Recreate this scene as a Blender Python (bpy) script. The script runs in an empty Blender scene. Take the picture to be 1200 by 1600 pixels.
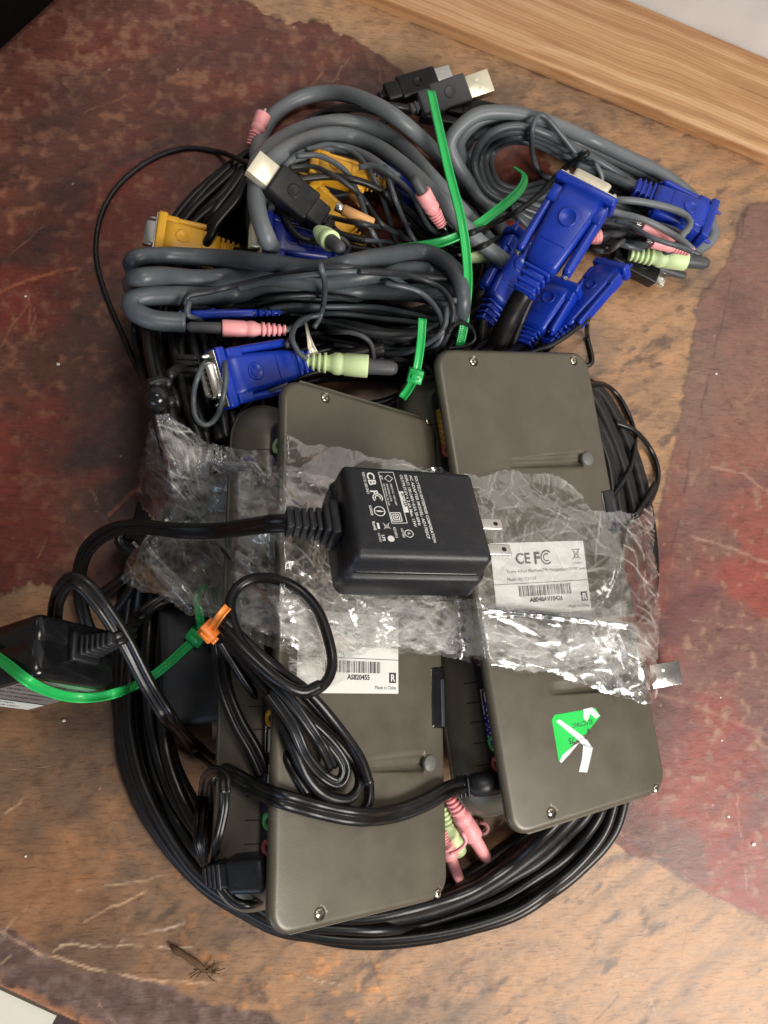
import bpy, math, random
import numpy as np
from mathutils import Vector, Matrix
random.seed(7); rng = np.random.default_rng(7)
S = 0.001                                   # everything below is in millimetres
scene = bpy.context.scene
COL = scene.collection

# ------------------------------------------------------------------ camera (a phone held over the table, slightly tilted)
F = 1200.0; CD = 500.0
nrm = np.array([.14, .14, .98]); nrm /= np.linalg.norm(nrm)
def rot_to_z(n):
    v = np.cross(n, [0, 0, 1]); s = np.linalg.norm(v); c = n[2]; k = v / s
    K = np.array([[0, -k[2], k[1]], [k[2], 0, -k[0]], [-k[1], k[0], 0]])
    return np.eye(3) + s * K + (1 - c) * K @ K
RC = rot_to_z(nrm)
CAM = RC @ np.array([0, 0, CD])
cd = bpy.data.cameras.new("camera"); cam = bpy.data.objects.new("camera", cd); COL.objects.link(cam)
cam.matrix_world = Matrix.Translation(Vector(CAM) * S) @ Matrix(RC.tolist()).to_4x4()
cd.sensor_fit = 'HORIZONTAL'; cd.sensor_width = 36; cd.lens = 36; cd.clip_start = 0.01; cd.clip_end = 50
cd.dof.use_dof = True; cd.dof.focus_distance = 0.388; cd.dof.aperture_fstop = 30
scene.camera = cam

# ------------------------------------------------------------------ light: soft room light, window behind the viewer's left, lamp light from lower right
w = bpy.data.worlds.new("World"); scene.world = w; w.use_nodes = True
bg = w.node_tree.nodes['Background']; bg.inputs[0].default_value = (1.0, .94, .87, 1); bg.inputs[1].default_value = .115
def area(name, loc, target, sx, sy, energy, color):
    l = bpy.data.lights.new(name, 'AREA'); l.shape = 'RECTANGLE'; l.size = sx; l.size_y = sy; l.energy = energy; l.color = color
    o = bpy.data.objects.new(name, l); COL.objects.link(o); o.location = loc
    o.rotation_euler = (Vector(target) - Vector(loc)).to_track_quat('-Z', 'Y').to_euler(); return o
area('window_light', (.76, -.78, .96), (0, -.03, 0), .66, .5, 23, (1, .95, .88))
area('ceiling_light', (.35, .45, 1.7), (0, 0, 0), .40, .40, 8, (1, .93, .84))
area('blue_window_light', (-.75, -1.35, .55), (0, -.1, .03), .8, .5, 4.5, (.55, .72, 1))
area('upper_streak_light', (-.45, 1.05, .75), (0, .05, 0), .7, .25, 4.0, (.95, .97, 1))  # added strip light, put in to draw streaks on the film
scene.view_settings.view_transform = 'Standard'; scene.view_settings.look = 'None'
scene.view_settings.exposure = .13; scene.view_settings.gamma = 1
try:
    scene.cycles.max_bounces = 16; scene.cycles.transparent_max_bounces = 24; scene.cycles.caustics_reflective = False; scene.cycles.caustics_refractive = False
except Exception: pass

# ------------------------------------------------------------------ picture measurements to world points
def ray(px, py):
    return RC @ np.array([(px - 600) / F, (800 - py) / F, -1.0])
def P(px, py, z=0.0):
    d = ray(px, py); t = (z - CAM[2]) / d[2]; return CAM + d * t
def depth_at(p): return CD - (RC.T @ np.asarray(p))[2]
def mmpx(px, py, z): return depth_at(P(px, py, z)) / F
def proj(p):
    q = np.asarray(p) @ RC; d = CD - q[..., 2]
    return 600 + F * q[..., 0] / d, 800 - F * q[..., 1] / d

# height of the pile, kept so that every cable lies on what was put down before it
HS = 2; HW, HH = 1200 // HS + 200, 1600 // HS + 200; OFF = 100
H = np.zeros((HH, HW))
def hidx(px, py): return int(py / HS) + OFF, int(px / HS) + OFF
def stamp_disc(px, py, rpx, z):
    i, j = hidx(px, py); r = max(1, int(round(rpx / HS)))
    i0, i1, j0, j1 = max(0, i - r), min(HH, i + r + 1), max(0, j - r), min(HW, j + r + 1)
    if i0 >= i1 or j0 >= j1: return
    yy, xx = np.ogrid[i0 - i:i1 - i, j0 - j:j1 - j]
    m = xx * xx + yy * yy <= r * r
    sub = H[i0:i1, j0:j1]; sub[m] = np.maximum(sub[m], z)
def top_at(px, py, rpx):
    i, j = hidx(px, py); r = max(1, int(rpx / HS))
    sub = H[max(0, i - r):max(1, min(HH, i + r + 1)), max(0, j - r):max(1, min(HW, j + r + 1))]
    return float(sub.max()) if sub.size else 0.0
def stamp_poly(pts, add=0.0):
    pts = np.asarray(pts, float); x, y = proj(pts)
    for k in range(1, len(pts) - 1):
        ix = [0, k, k + 1]; X = x[ix] / HS + OFF; Y = y[ix] / HS + OFF; Z = pts[ix, 2]
        x0, x1, y0, y1 = int(max(0, X.min())), int(min(HW - 1, X.max())) + 1, int(max(0, Y.min())), int(min(HH - 1, Y.max())) + 1
        if x0 >= x1 or y0 >= y1: continue
        gy, gx = np.mgrid[y0:y1, x0:x1]
        d = (Y[1] - Y[2]) * (X[0] - X[2]) + (X[2] - X[1]) * (Y[0] - Y[2])
        if abs(d) < 1e-9: continue
        a = ((Y[1] - Y[2]) * (gx - X[2]) + (X[2] - X[1]) * (gy - Y[2])) / d
        b = ((Y[2] - Y[0]) * (gx - X[2]) + (X[0] - X[2]) * (gy - Y[2])) / d
        c = 1 - a - b; m = (a >= 0) & (b >= 0) & (c >= 0)
        zz = a * Z[0] + b * Z[1] + c * Z[2] + add
        sub = H[y0:y1, x0:x1]; sub[m] = np.maximum(sub[m], zz[m])

# ------------------------------------------------------------------ numpy noise
def vnoise(x, y, seed=0):
    x = np.asarray(x, float); y = np.asarray(y, float)
    xi = np.floor(x).astype(np.int64); yi = np.floor(y).astype(np.int64); fx = x - xi; fy = y - yi
    fx = fx * fx * (3 - 2 * fx); fy = fy * fy * (3 - 2 * fy)
    def h(a, b):
        n = (a * 374761393 + b * 668265263 + seed * 974634777) & 0xffffffff
        n = ((n ^ (n >> 13)) * 1274126177) & 0xffffffff
        n = (n ^ (n >> 16)) & 0xffff
        return n / 65535.0
    return ((h(xi, yi) * (1 - fx) + h(xi + 1, yi) * fx) * (1 - fy) + (h(xi, yi + 1) * (1 - fx) + h(xi + 1, yi + 1) * fx) * fy)
def fbm(x, y, o=4, seed=0, gain=.5):
    s = 0; a = 1; t = 0
    for k in range(o):
        s = s + a * vnoise(x * 2 ** k + 17.3 * k, y * 2 ** k - 9.1 * k, seed + k); t += a; a *= gain
    return s / t
def sdf_poly(px, py, poly):
    poly = np.asarray(poly, float); d = np.full(px.shape, 1e9); ins = np.zeros(px.shape, bool)
    for k in range(len(poly)):
        a = poly[k]; b = poly[(k + 1) % len(poly)]; e = b - a
        t = np.clip(((px - a[0]) * e[0] + (py - a[1]) * e[1]) / (e @ e + 1e-9), 0, 1)
        d = np.minimum(d, (px - a[0] - t * e[0]) ** 2 + (py - a[1] - t * e[1]) ** 2)
        c = ((a[1] > py) != (b[1] > py)) & (px < (b[0] - a[0]) * (py - a[1]) / (b[1] - a[1] + 1e-12) + a[0])
        ins ^= c
    return np.where(ins, -1, 1) * np.sqrt(d)
def seg_dist(px, py, pts):
    d = np.full(px.shape, 1e9)
    for a, b in zip(pts[:-1], pts[1:]):
        a = np.array(a, float); b = np.array(b, float); e = b - a
        t = np.clip(((px - a[0]) * e[0] + (py - a[1]) * e[1]) / (e @ e + 1e-9), 0, 1)
        d = np.minimum(d, np.hypot(px - a[0] - t * e[0], py - a[1] - t * e[1]))
    return d

# ------------------------------------------------------------------ materials
def newmat(name):
    m = bpy.data.materials.new(name); m.use_nodes = True; nt = m.node_tree
    return m, nt, nt.nodes['Principled BSDF']
def N(nt, t, **kw):
    n = nt.nodes.new(t)
    for k, v in kw.items():
        if k in n.inputs: n.inputs[k].default_value = v
        else: setattr(n, k, v)
    return n
def ramp(nt, fac, stops):
    r = nt.nodes.new('ShaderNodeValToRGB'); e = r.color_ramp.elements
    while len(e) < len(stops): e.new(.5)
    for q, (p, c) in zip(e, stops):
        q.position = p; q.color = (*c, 1) if len(c) == 3 else c
    nt.links.new(fac, r.inputs[0]); return r.outputs[0]
def plastic(name, col, rough=.4, bump=.15, bscale=1500, vary=.12, dust=0.0, metal=0.0, coat=0.0, spec=.5, sss=0.0, dustcol=(.35, .31, .27)):
    m, nt, b = newmat(name); L = nt.links.new
    tc = N(nt, 'ShaderNodeTexCoord')
    n1 = N(nt, 'ShaderNodeTexNoise'); n1.inputs['Scale'].default_value = 60; n1.inputs['Detail'].default_value = 5
    L(tc.outputs['Object'], n1.inputs['Vector'])
    c = np.array(col)
    base = ramp(nt, n1.outputs['Fac'], [(.3, tuple(c * (1 - vary))), (.7, tuple(np.minimum(c * (1 + vary), 1)))])
    if dust > 0:
        n2 = N(nt, 'ShaderNodeTexNoise'); n2.inputs['Scale'].default_value = 140; n2.inputs['Detail'].default_value = 8; n2.inputs['Roughness'].default_value = .7
        L(tc.outputs['Object'], n2.inputs['Vector'])
        f = ramp(nt, n2.outputs['Fac'], [(.5, (0, 0, 0)), (.72, (dust,) * 3)])
        mx = N(nt, 'ShaderNodeMix', data_type='RGBA'); L(f, mx.inputs[0]); L(base, mx.inputs[6]); mx.inputs[7].default_value = (*dustcol, 1)
        base = mx.outputs[2]
    L(base, b.inputs['Base Color'])
    rr = N(nt, 'ShaderNodeMapRange'); L(n1.outputs['Fac'], rr.inputs[0]); rr.inputs[3].default_value = max(.02, rough - .08); rr.inputs[4].default_value = rough + .1
    L(rr.outputs[0], b.inputs['Roughness'])
    b.inputs['Metallic'].default_value = metal; b.inputs['Coat Weight'].default_value = coat; b.inputs['Coat Roughness'].default_value = .15
    b.inputs['Specular IOR Level'].default_value = spec
    if sss: b.inputs['Subsurface Weight'].default_value = sss; b.inputs['Subsurface Radius'].default_value = (.003, .003, .003); b.inputs['Subsurface Scale'].default_value = 1
    if bump:
        n3 = N(nt, 'ShaderNodeTexNoise'); n3.inputs['Scale'].default_value = bscale; n3.inputs['Detail'].default_value = 3
        L(tc.outputs['Object'], n3.inputs['Vector'])
        bp = N(nt, 'ShaderNodeBump'); bp.inputs['Strength'].default_value = bump; bp.inputs['Distance'].default_value = .0002
        L(n3.outputs['Fac'], bp.inputs['Height']); L(bp.outputs[0], b.inputs['Normal'])
    return m
M = {}
M['case'] = plastic('taupe_case_plastic', (.098, .087, .064), .38, .16, 1500, .10, .08, metal=.22, dustcol=(.20, .18, .14))
M['shell'] = plastic('taupe_shell_plastic', (.120, .110, .086), .34, .3, 2200, .07, .08, metal=.3)
M['panel'] = plastic('port_panel_plastic', (.030, .036, .052), .45)
M['black'] = plastic('black_rubber', (.006, .006, .0065), .40, .25, 900, .2, .05, spec=.35)
M['blacks'] = plastic('black_shiny_cord', (.004, .004, .0045), .33, .25, 500, .2, .03, spec=.42, dustcol=(.2, .18, .16))
M['blackm'] = plastic('black_matte_plastic', (.010, .011, .014), .40, .5, 1400, .15, .05, spec=.42)
M['blackg'] = plastic('black_gloss_plastic', (.007, .007, .008), .18, .1, 900, .2, .03)
M['char'] = plastic('charcoal_plastic', (.028, .028, .032), .5, .5, 1400, .1, .03)
M['grey'] = plastic('grey_cable_rubber', (.135, .152, .164), .42, .2, 900, .1, .10)
M['greyd'] = plastic('slate_cable_rubber', (.066, .079, .090), .38, .2, 900, .1, .08)
M['greyk'] = plastic('dark_slate_cable_rubber', (.020, .023, .026), .44, .2, 900, .1, .08)
M['greyc'] = plastic('grey_cap_rubber', (.055, .057, .062), .5, .2, 900, .1, .05)
M['blue'] = plastic('blue_hood_plastic', (.003, .030, .34), .34, .25, 900, .15, .10, dustcol=(.03, .09, .42))
M['blued'] = plastic('navy_hood_plastic', (.004, .012, .14), .36, .2, 900, .08, .03, dustcol=(.1, .15, .4))
M['green'] = plastic('green_nylon', (.02, .44, .10), .33, .12, 900, .08, 0, sss=.15)
M['pink'] = plastic('pink_rubber', (.86, .36, .37), .45, .1, 900, .06, .05, sss=.1)
M['mint'] = plastic('pale_green_rubber', (.58, .72, .38), .45, .1, 900, .06, .05, sss=.1)
M['yellow'] = plastic('yellow_plastic', (.66, .34, .02), .36, .2, 900, .08, .05)
M['tan'] = plastic('tan_plastic', (.68, .36, .13), .4, .2, 900, .08, .05)
M['orange'] = plastic('orange_nylon', (.95, .26, .04), .35, .12, 900, .08, 0, sss=.2)
M['steel'] = plastic('plug_steel', (.72, .70, .66), .25, .2, 700, .08, 0, metal=1)
M['gold'] = plastic('pale_gold_steel', (.95, .88, .68), .38, .2, 700, .08, 0, metal=1)
M['screw'] = plastic('screw_steel', (.78, .72, .60), .25, .3, 700, .15, 0, metal=1)
M['white'] = plastic('white_print', (.75, .75, .73), .5, 0)
M['paper'] = plastic('label_paper', (.66, .67, .64), .4, .1, 900, .04)
M['ink'] = plastic('label_ink', (.02, .02, .022), .5, 0)
M['sgreen'] = plastic('sticker_green', (.02, .58, .09), .35, .1, 900, .05)
M['torn'] = plastic('torn_paper', (.66, .66, .70), .7, .8, 700, .15)
M['dark'] = plastic('dark_void_plastic', (.004, .004, .005), .4)
M['silver'] = plastic('silver_label', (.36, .36, .36), .3, 0, metal=.6)
M['footrub'] = plastic('grey_foot_rubber', (.125, .125, .12), .5, .2)
M['jackg'] = plastic('green_jack', (.12, .55, .18), .4)
M['jackp'] = plastic('pink_jack', (.7, .15, .15), .4)
M['cream'] = plastic('pale_usb_insert', (.80, .74, .58), .35, .15, 700, .06, metal=.4)
M['twig'] = plastic('dry_twig', (.09, .05, .022), .9, 1, 600, .4)
M['crumb'] = plastic('white_crumb', (.7, .68, .62), .8, 1)
M['cloth'] = plastic('black_cloth', (.0025, .002, .002), .9, .3, 500, spec=.05)

def wood_mat():
    m, nt, b = newmat('worn_pine'); L = nt.links.new
    tc = N(nt, 'ShaderNodeTexCoord'); mp = N(nt, 'ShaderNodeMapping'); mp.inputs['Scale'].default_value = (3, 120, 120); L(tc.outputs['Object'], mp.inputs[0])
    n0 = N(nt, 'ShaderNodeTexNoise'); n0.inputs['Scale'].default_value = 7; n0.inputs['Detail'].default_value = 5; L(tc.outputs['Object'], n0.inputs[0])
    ad = N(nt, 'ShaderNodeVectorMath', operation='SCALE'); L(n0.outputs['Color'], ad.inputs[0]); ad.inputs['Scale'].default_value = 1.6
    a2 = N(nt, 'ShaderNodeVectorMath', operation='ADD'); L(mp.outputs[0], a2.inputs[0]); L(ad.outputs[0], a2.inputs[1])
    n1 = N(nt, 'ShaderNodeTexNoise'); n1.inputs['Scale'].default_value = 1.1; n1.inputs['Detail'].default_value = 6; L(a2.outputs[0], n1.inputs[0])
    wv = N(nt, 'ShaderNodeTexWave', bands_direction='Y'); wv.inputs['Scale'].default_value = .9; wv.inputs['Distortion'].default_value = 5.5; wv.inputs['Detail'].default_value = 3; L(a2.outputs[0], wv.inputs[0])
    c1 = ramp(nt, n1.outputs['Fac'], [(.28, (.34, .17, .08)), (.45, (.52, .29, .14)), (.55, (.60, .36, .19)), (.72, (.70, .48, .29))])
    c2 = ramp(nt, wv.outputs['Fac'], [(.0, (.80, .68, .58)), (.3, (1, 1, 1)), (1, (.97, .92, .85))])
    mx = N(nt, 'ShaderNodeMix', data_type='RGBA', blend_type='MULTIPLY'); mx.inputs[0].default_value = .85; L(c1, mx.inputs[6]); L(c2, mx.inputs[7])
    L(mx.outputs[2], b.inputs['Base Color']); b.inputs['Roughness'].default_value = .55
    bp = N(nt, 'ShaderNodeBump'); bp.inputs['Strength'].default_value = .5; bp.inputs['Distance'].default_value = .0006; L(n1.outputs['Fac'], bp.inputs['Height']); L(bp.outputs[0], b.inputs['Normal'])
    return m
M['wood'] = wood_mat()
def wall_mat(name, col):
    m, nt, b = newmat(name); L = nt.links.new
    tc = N(nt, 'ShaderNodeTexCoord'); n = N(nt, 'ShaderNodeTexNoise'); n.inputs['Scale'].default_value = 25; n.inputs['Detail'].default_value = 8; L(tc.outputs['Object'], n.inputs[0])
    c = np.array(col); L(ramp(nt, n.outputs['Fac'], [(.3, tuple(c * .88)), (.65, tuple(c))]), b.inputs['Base Color']); b.inputs['Roughness'].default_value = .6
    bp = N(nt, 'ShaderNodeBump'); bp.inputs['Strength'].default_value = .4; bp.inputs['Distance'].default_value = .001; L(n.outputs['Fac'], bp.inputs['Height']); L(bp.outputs[0], b.inputs['Normal'])
    return m
M['wall'] = wall_mat('white_wall_paint', (.74, .74, .73)); M['tile'] = wall_mat('cream_tile', (.72, .70, .60)); M['floor'] = wall_mat('dark_floor', (.10, .06, .05))
def table_mat():
    m, nt, b = newmat('worn_red_painted_wood'); L = nt.links.new
    at = N(nt, 'ShaderNodeAttribute', attribute_name='Col'); tc = N(nt, 'ShaderNodeTexCoord')
    mp = N(nt, 'ShaderNodeMapping'); mp.inputs['Rotation'].default_value = (0, 0, .45); mp.inputs['Scale'].default_value = (1, 1.7, 1); L(tc.outputs['Object'], mp.inputs[0])
    n1 = N(nt, 'ShaderNodeTexNoise'); n1.inputs['Scale'].default_value = 55; n1.inputs['Detail'].default_value = 14; n1.inputs['Roughness'].default_value = .84; L(mp.outputs[0], n1.inputs[0])
    c1 = ramp(nt, n1.outputs['Fac'], [(.30, (.32, .30, .30)), (.5, (1, 1, 1)), (.68, (1.25, 1.2, 1.15))])
    mx = N(nt, 'ShaderNodeMix', data_type='RGBA', blend_type='MULTIPLY'); mx.inputs[0].default_value = .8; L(at.outputs['Color'], mx.inputs[6]); L(c1, mx.inputs[7])
    mg = N(nt, 'ShaderNodeMapping'); mg.inputs['Rotation'].default_value = (0, 0, .5); mg.inputs['Scale'].default_value = (1, 7, 1); L(tc.outputs['Object'], mg.inputs[0])
    ng = N(nt, 'ShaderNodeTexNoise'); ng.inputs['Scale'].default_value = 95; ng.inputs['Detail'].default_value = 8; ng.inputs['Roughness'].default_value = .7; ng.inputs['Distortion'].default_value = .5; L(mg.outputs[0], ng.inputs[0])
    cg = ramp(nt, ng.outputs['Fac'], [(.30, (.50, .44, .40)), (.48, (1, 1, 1)), (.75, (1.12, 1.08, 1.02))])
    mxg = N(nt, 'ShaderNodeMix', data_type='RGBA', blend_type='MULTIPLY'); mxg.inputs[0].default_value = 1.0; L(mx.outputs[2], mxg.inputs[6]); L(cg, mxg.inputs[7]); mx = mxg
    n2 = N(nt, 'ShaderNodeTexNoise'); n2.inputs['Scale'].default_value = 300; n2.inputs['Detail'].default_value = 8; n2.inputs['Roughness'].default_value = .75; L(tc.outputs['Object'], n2.inputs[0])
    f2 = ramp(nt, n2.outputs['Fac'], [(.61, (0, 0, 0)), (.72, (.38, .38, .38))])
    m2 = N(nt, 'ShaderNodeMix', data_type='RGBA'); L(f2, m2.inputs[0]); L(mx.outputs[2], m2.inputs[6]); m2.inputs[7].default_value = (.42, .26, .17, 1)
    # fine crossing scratches
    sc = []
    for ang, s in ((.5, 70), (-.7, 60), (1.5, 50)):
        q = N(nt, 'ShaderNodeMapping'); q.inputs['Rotation'].default_value = (0, 0, ang); q.inputs['Scale'].default_value = (.12, 1, 1); L(tc.outputs['Object'], q.inputs[0])
        k = N(nt, 'ShaderNodeTexNoise'); k.inputs['Scale'].default_value = s * 7; k.inputs['Detail'].default_value = 5; k.inputs['Distortion'].default_value = .6; L(q.outputs[0], k.inputs[0])
        sc.append(ramp(nt, k.outputs['Fac'], [(.72, (0, 0, 0)), (.80, (.5, .5, .5))]))
    a = N(nt, 'ShaderNodeMath', operation='MAXIMUM'); L(sc[0], a.inputs[0]); L(sc[1], a.inputs[1])
    a2 = N(nt, 'ShaderNodeMath', operation='MAXIMUM'); L(a.outputs[0], a2.inputs[0]); L(sc[2], a2.inputs[1])
    m3 = N(nt, 'ShaderNodeMix', data_type='RGBA'); L(a2.outputs[0], m3.inputs[0]); L(m2.outputs[2], m3.inputs[6]); m3.inputs[7].default_value = (.46, .25, .14, 1)
    # tiny dark pits
    v = N(nt, 'ShaderNodeTexVoronoi'); v.inputs['Scale'].default_value = 75; v.inputs['Randomness'].default_value = 1; L(tc.outputs['Object'], v.inputs[0])
    fv = ramp(nt, v.outputs['Distance'], [(.03, (.6,) * 3), (.07, (0, 0, 0))])
    m4 = N(nt, 'ShaderNodeMix', data_type='RGBA'); L(fv, m4.inputs[0]); L(m3.outputs[2], m4.inputs[6]); m4.inputs[7].default_value = (.07, .035, .02, 1)
    L(m4.outputs[2], b.inputs['Base Color'])
    rr = N(nt, 'ShaderNodeMapRange'); L(n1.outputs['Fac'], rr.inputs[0]); rr.inputs[1].default_value = .3; rr.inputs[2].default_value = .7; rr.inputs[3].default_value = .30; rr.inputs[4].default_value = .52; L(rr.outputs[0], b.inputs['Roughness'])
    s = N(nt, 'ShaderNodeMath', operation='ADD'); L(n1.outputs['Fac'], s.inputs[0]); L(a2.outputs[0], s.inputs[1])
    bp = N(nt, 'ShaderNodeBump'); bp.inputs['Strength'].default_value = .55; bp.inputs['Distance'].default_value = .0007; L(s.outputs[0], bp.inputs['Height']); L(bp.outputs[0], b.inputs['Normal'])
    return m
M['table'] = table_mat()
def film_mat():
    m = bpy.data.materials.new('clear_plastic_film'); m.use_nodes = True; nt = m.node_tree; nt.nodes.clear(); L = nt.links.new
    out = N(nt, 'ShaderNodeOutputMaterial'); tr = N(nt, 'ShaderNodeBsdfTransparent'); tr.inputs[0].default_value = (.97, .97, .965, 1)
    tc = N(nt, 'ShaderNodeTexCoord'); n = N(nt, 'ShaderNodeTexNoise'); n.inputs['Scale'].default_value = 90; n.inputs['Detail'].default_value = 3; n.inputs['Distortion'].default_value = 2.5; L(tc.outputs['Object'], n.inputs[0])
    bp = N(nt, 'ShaderNodeBump'); bp.inputs['Strength'].default_value = .22; bp.inputs['Distance'].default_value = .001; L(n.outputs['Fac'], bp.inputs['Height'])
    gl = N(nt, 'ShaderNodeBsdfGlossy'); gl.inputs['Roughness'].default_value = .16; gl.inputs['Color'].default_value = (1, 1, 1, 1); L(bp.outputs[0], gl.inputs['Normal'])
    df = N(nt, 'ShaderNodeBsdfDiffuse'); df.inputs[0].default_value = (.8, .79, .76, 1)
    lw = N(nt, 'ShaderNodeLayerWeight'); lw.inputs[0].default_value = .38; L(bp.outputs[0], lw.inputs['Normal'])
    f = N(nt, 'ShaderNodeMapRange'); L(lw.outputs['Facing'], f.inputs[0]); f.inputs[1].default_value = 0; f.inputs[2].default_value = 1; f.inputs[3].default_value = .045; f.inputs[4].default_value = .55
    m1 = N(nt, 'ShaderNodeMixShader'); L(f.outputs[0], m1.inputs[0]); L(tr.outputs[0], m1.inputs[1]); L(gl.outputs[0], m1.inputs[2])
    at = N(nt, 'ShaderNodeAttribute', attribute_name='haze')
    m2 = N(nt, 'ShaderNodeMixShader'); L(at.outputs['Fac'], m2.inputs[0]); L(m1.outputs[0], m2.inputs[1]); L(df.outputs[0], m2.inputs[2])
    L(m2.outputs[0], out.inputs[0]); return m
M['film'] = film_mat()

# ------------------------------------------------------------------ mesh building
class MB:
    def __init__(s): s.v = []; s.f = []; s.sm = []; s.n = 0
    def add(s, v, f, smooth=True):
        v = np.asarray(v, float).reshape(-1, 3); s.v.append(v); s.f += [tuple(int(i) + s.n for i in q) for q in f]; s.sm += [smooth] * len(f); s.n += len(v); return s
    def build(s, name, mat, parent=None, mw=None):
        me = bpy.data.meshes.new(name); V = np.concatenate(s.v) * S
        me.from_pydata(V.tolist(), [], s.f); me.polygons.foreach_set('use_smooth', s.sm); me.update()
        o = bpy.data.objects.new(name, me); COL.objects.link(o); me.materials.append(M[mat] if isinstance(mat, str) else mat)
        if parent is not None: o.parent = parent
        return o
def rr_outline(w, l, rc, inset=0, n=7):
    w2, l2 = w / 2 - inset, l / 2 - inset; r = max(rc - inset, .15); r = min(r, w2, l2); pts = []
    for cx, cy, a0 in ((w2 - r, l2 - r, 0), (-w2 + r, l2 - r, 90), (-w2 + r, -l2 + r, 180), (w2 - r, -l2 + r, 270)):
        for k in range(n): 
            a = math.radians(a0 + 90 * k / (n - 1)); pts.append((cx + r * math.cos(a), cy + r * math.sin(a)))
    return np.array(pts)
def loft(prof, w, l, rc, n=7, cap0=True, cap1=True, centre=(0, 0)):
    """rounded-rectangle rings: prof = [(inset, z)] (or (insetx..)) bottom to top or any order"""
    V = []; Fc = []; m = 4 * n
    for ins, z in prof:
        q = rr_outline(w, l, rc, ins, n); V.append(np.c_[q[:, 0] + centre[0], q[:, 1] + centre[1], np.full(m, z)])
    k = len(prof); up = prof[-1][1] >= prof[0][1]
    for i in range(k - 1):
        for j in range(m):
            a, b = i * m + j, i * m + (j + 1) % m
            Fc.append((a, b, b + m, a + m) if up else (b, a, a + m, b + m))
    if cap0: Fc.append(tuple(range(m - 1, -1, -1)) if up else tuple(range(m)))
    if cap1: Fc.append(tuple((k - 1) * m + j for j in range(m)) if up else tuple((k - 1) * m + j for j in range(m - 1, -1, -1)))
    return np.concatenate(V), Fc
def rbox(hx, hy, hz, r, k=3, centre=(0, 0, 0)):
    hx, hy, hz = abs(hx), abs(hy), abs(hz)
    r = min(r, hx, hy, hz); lat = []; lon = []
    for s0 in (-1, 1):
        for i in range(k + 1):
            a = (-90 + 90 * i / k) if s0 < 0 else 90 * i / k; lat.append((math.radians(a), s0))
    for q, (sx, sy) in enumerate(((1, 1), (-1, 1), (-1, -1), (1, -1))):
        for i in range(k + 1): lon.append((math.radians(90 * q + 90 * i / k), sx, sy))
    V = []; nl = len(lon)
    for a, sz in lat:
        for b, sx, sy in lon:
            V.append((r * math.cos(a) * math.cos(b) + sx * (hx - r) + centre[0], r * math.cos(a) * math.sin(b) + sy * (hy - r) + centre[1], r * math.sin(a) + sz * (hz - r) + centre[2]))
    Fc = [(i * nl + j, i * nl + (j + 1) % nl, (i + 1) * nl + (j + 1) % nl, (i + 1) * nl + j) for i in range(len(lat) - 1) for j in range(nl)]
    Fc.append(tuple(range(nl - 1, -1, -1))); Fc.append(tuple((len(lat) - 1) * nl + j for j in range(nl)))
    return np.array(V), Fc
def lathe(prof, n=16, axis='x'):
    V = []; m = n
    for t, r in prof:
        for k in range(n):
            a = 2 * math.pi * k / n; c, s_ = r * math.cos(a), r * math.sin(a)
            V.append((t, c, s_) if axis == 'x' else (c, s_, t))
    Fc = [(i * m + j, i * m + (j + 1) % m, (i + 1) * m + (j + 1) % m, (i + 1) * m + j) for i in range(len(prof) - 1) for j in range(m)]
    Fc.append(tuple(range(m - 1, -1, -1))); Fc.append(tuple((len(prof) - 1) * m + j for j in range(m)))
    return np.array(V), Fc
def xf(V, Mx):
    V = np.asarray(V, float); return V @ Mx[:3, :3].T + Mx[:3, 3]
def frame(A, B, roll=0.0, up=(0, 0, 1)):
    """origin A, x axis pointing from B to A (out of the plug), z roughly up"""
    A = np.asarray(A, float); B = np.asarray(B, float); a = A - B; a /= np.linalg.norm(a)
    u = np.asarray(up, float); u = u - a * (u @ a); u /= np.linalg.norm(u); y = np.cross(u, a)
    c, s_ = math.cos(roll), math.sin(roll); y2 = y * c + u * s_; u2 = -y * s_ + u * c
    Mx = np.eye(4); Mx[:3, 0] = a; Mx[:3, 1] = y2; Mx[:3, 2] = u2; Mx[:3, 3] = A; return Mx
def thing(name, label, cat, at=(0, 0, 0), group=None):
    o = bpy.data.objects.new(name, None); COL.objects.link(o); o.empty_display_size = .01
    o.location = Vector(at) * S; o['label'] = label; o['category'] = cat
    if group: o['group'] = group
    o.matrix_world = Matrix.Translation(Vector(at) * S)
    return o
def tag(o, label, cat, group=None):
    o['label'] = label; o['category'] = cat
    if group: o['group'] = group
    return o
def put(o, t):                                    # parent keeping the world position (meshes are written in world millimetres)
    o.parent = t; o.matrix_parent_inverse = t.matrix_world.inverted(); return o
def catmull(pts, closed, step):
    pts = np.asarray(pts, float); n = len(pts); out = []
    segs = n if closed else n - 1
    for i in range(segs):
        if closed: p0, p1, p2, p3 = pts[(i - 1) % n], pts[i], pts[(i + 1) % n], pts[(i + 2) % n]
        else: p1, p2 = pts[i], pts[i + 1]; p0 = pts[i - 1] if i > 0 else 2 * p1 - p2; p3 = pts[i + 2] if i + 2 < n else 2 * p2 - p1
        # centripetal-ish
        m = max(2, int(np.linalg.norm((p2 - p1)[:2]) / step)); t = np.linspace(0, 1, m, endpoint=False)[:, None]
        out.append(.5 * ((2 * p1) + (-p0 + p2) * t + (2 * p0 - 5 * p1 + 4 * p2 - p3) * t ** 2 + (-p0 + 3 * p1 - 3 * p2 + p3) * t ** 3))
    if not closed: out.append(pts[-1:])
    return np.concatenate(out)
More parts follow.
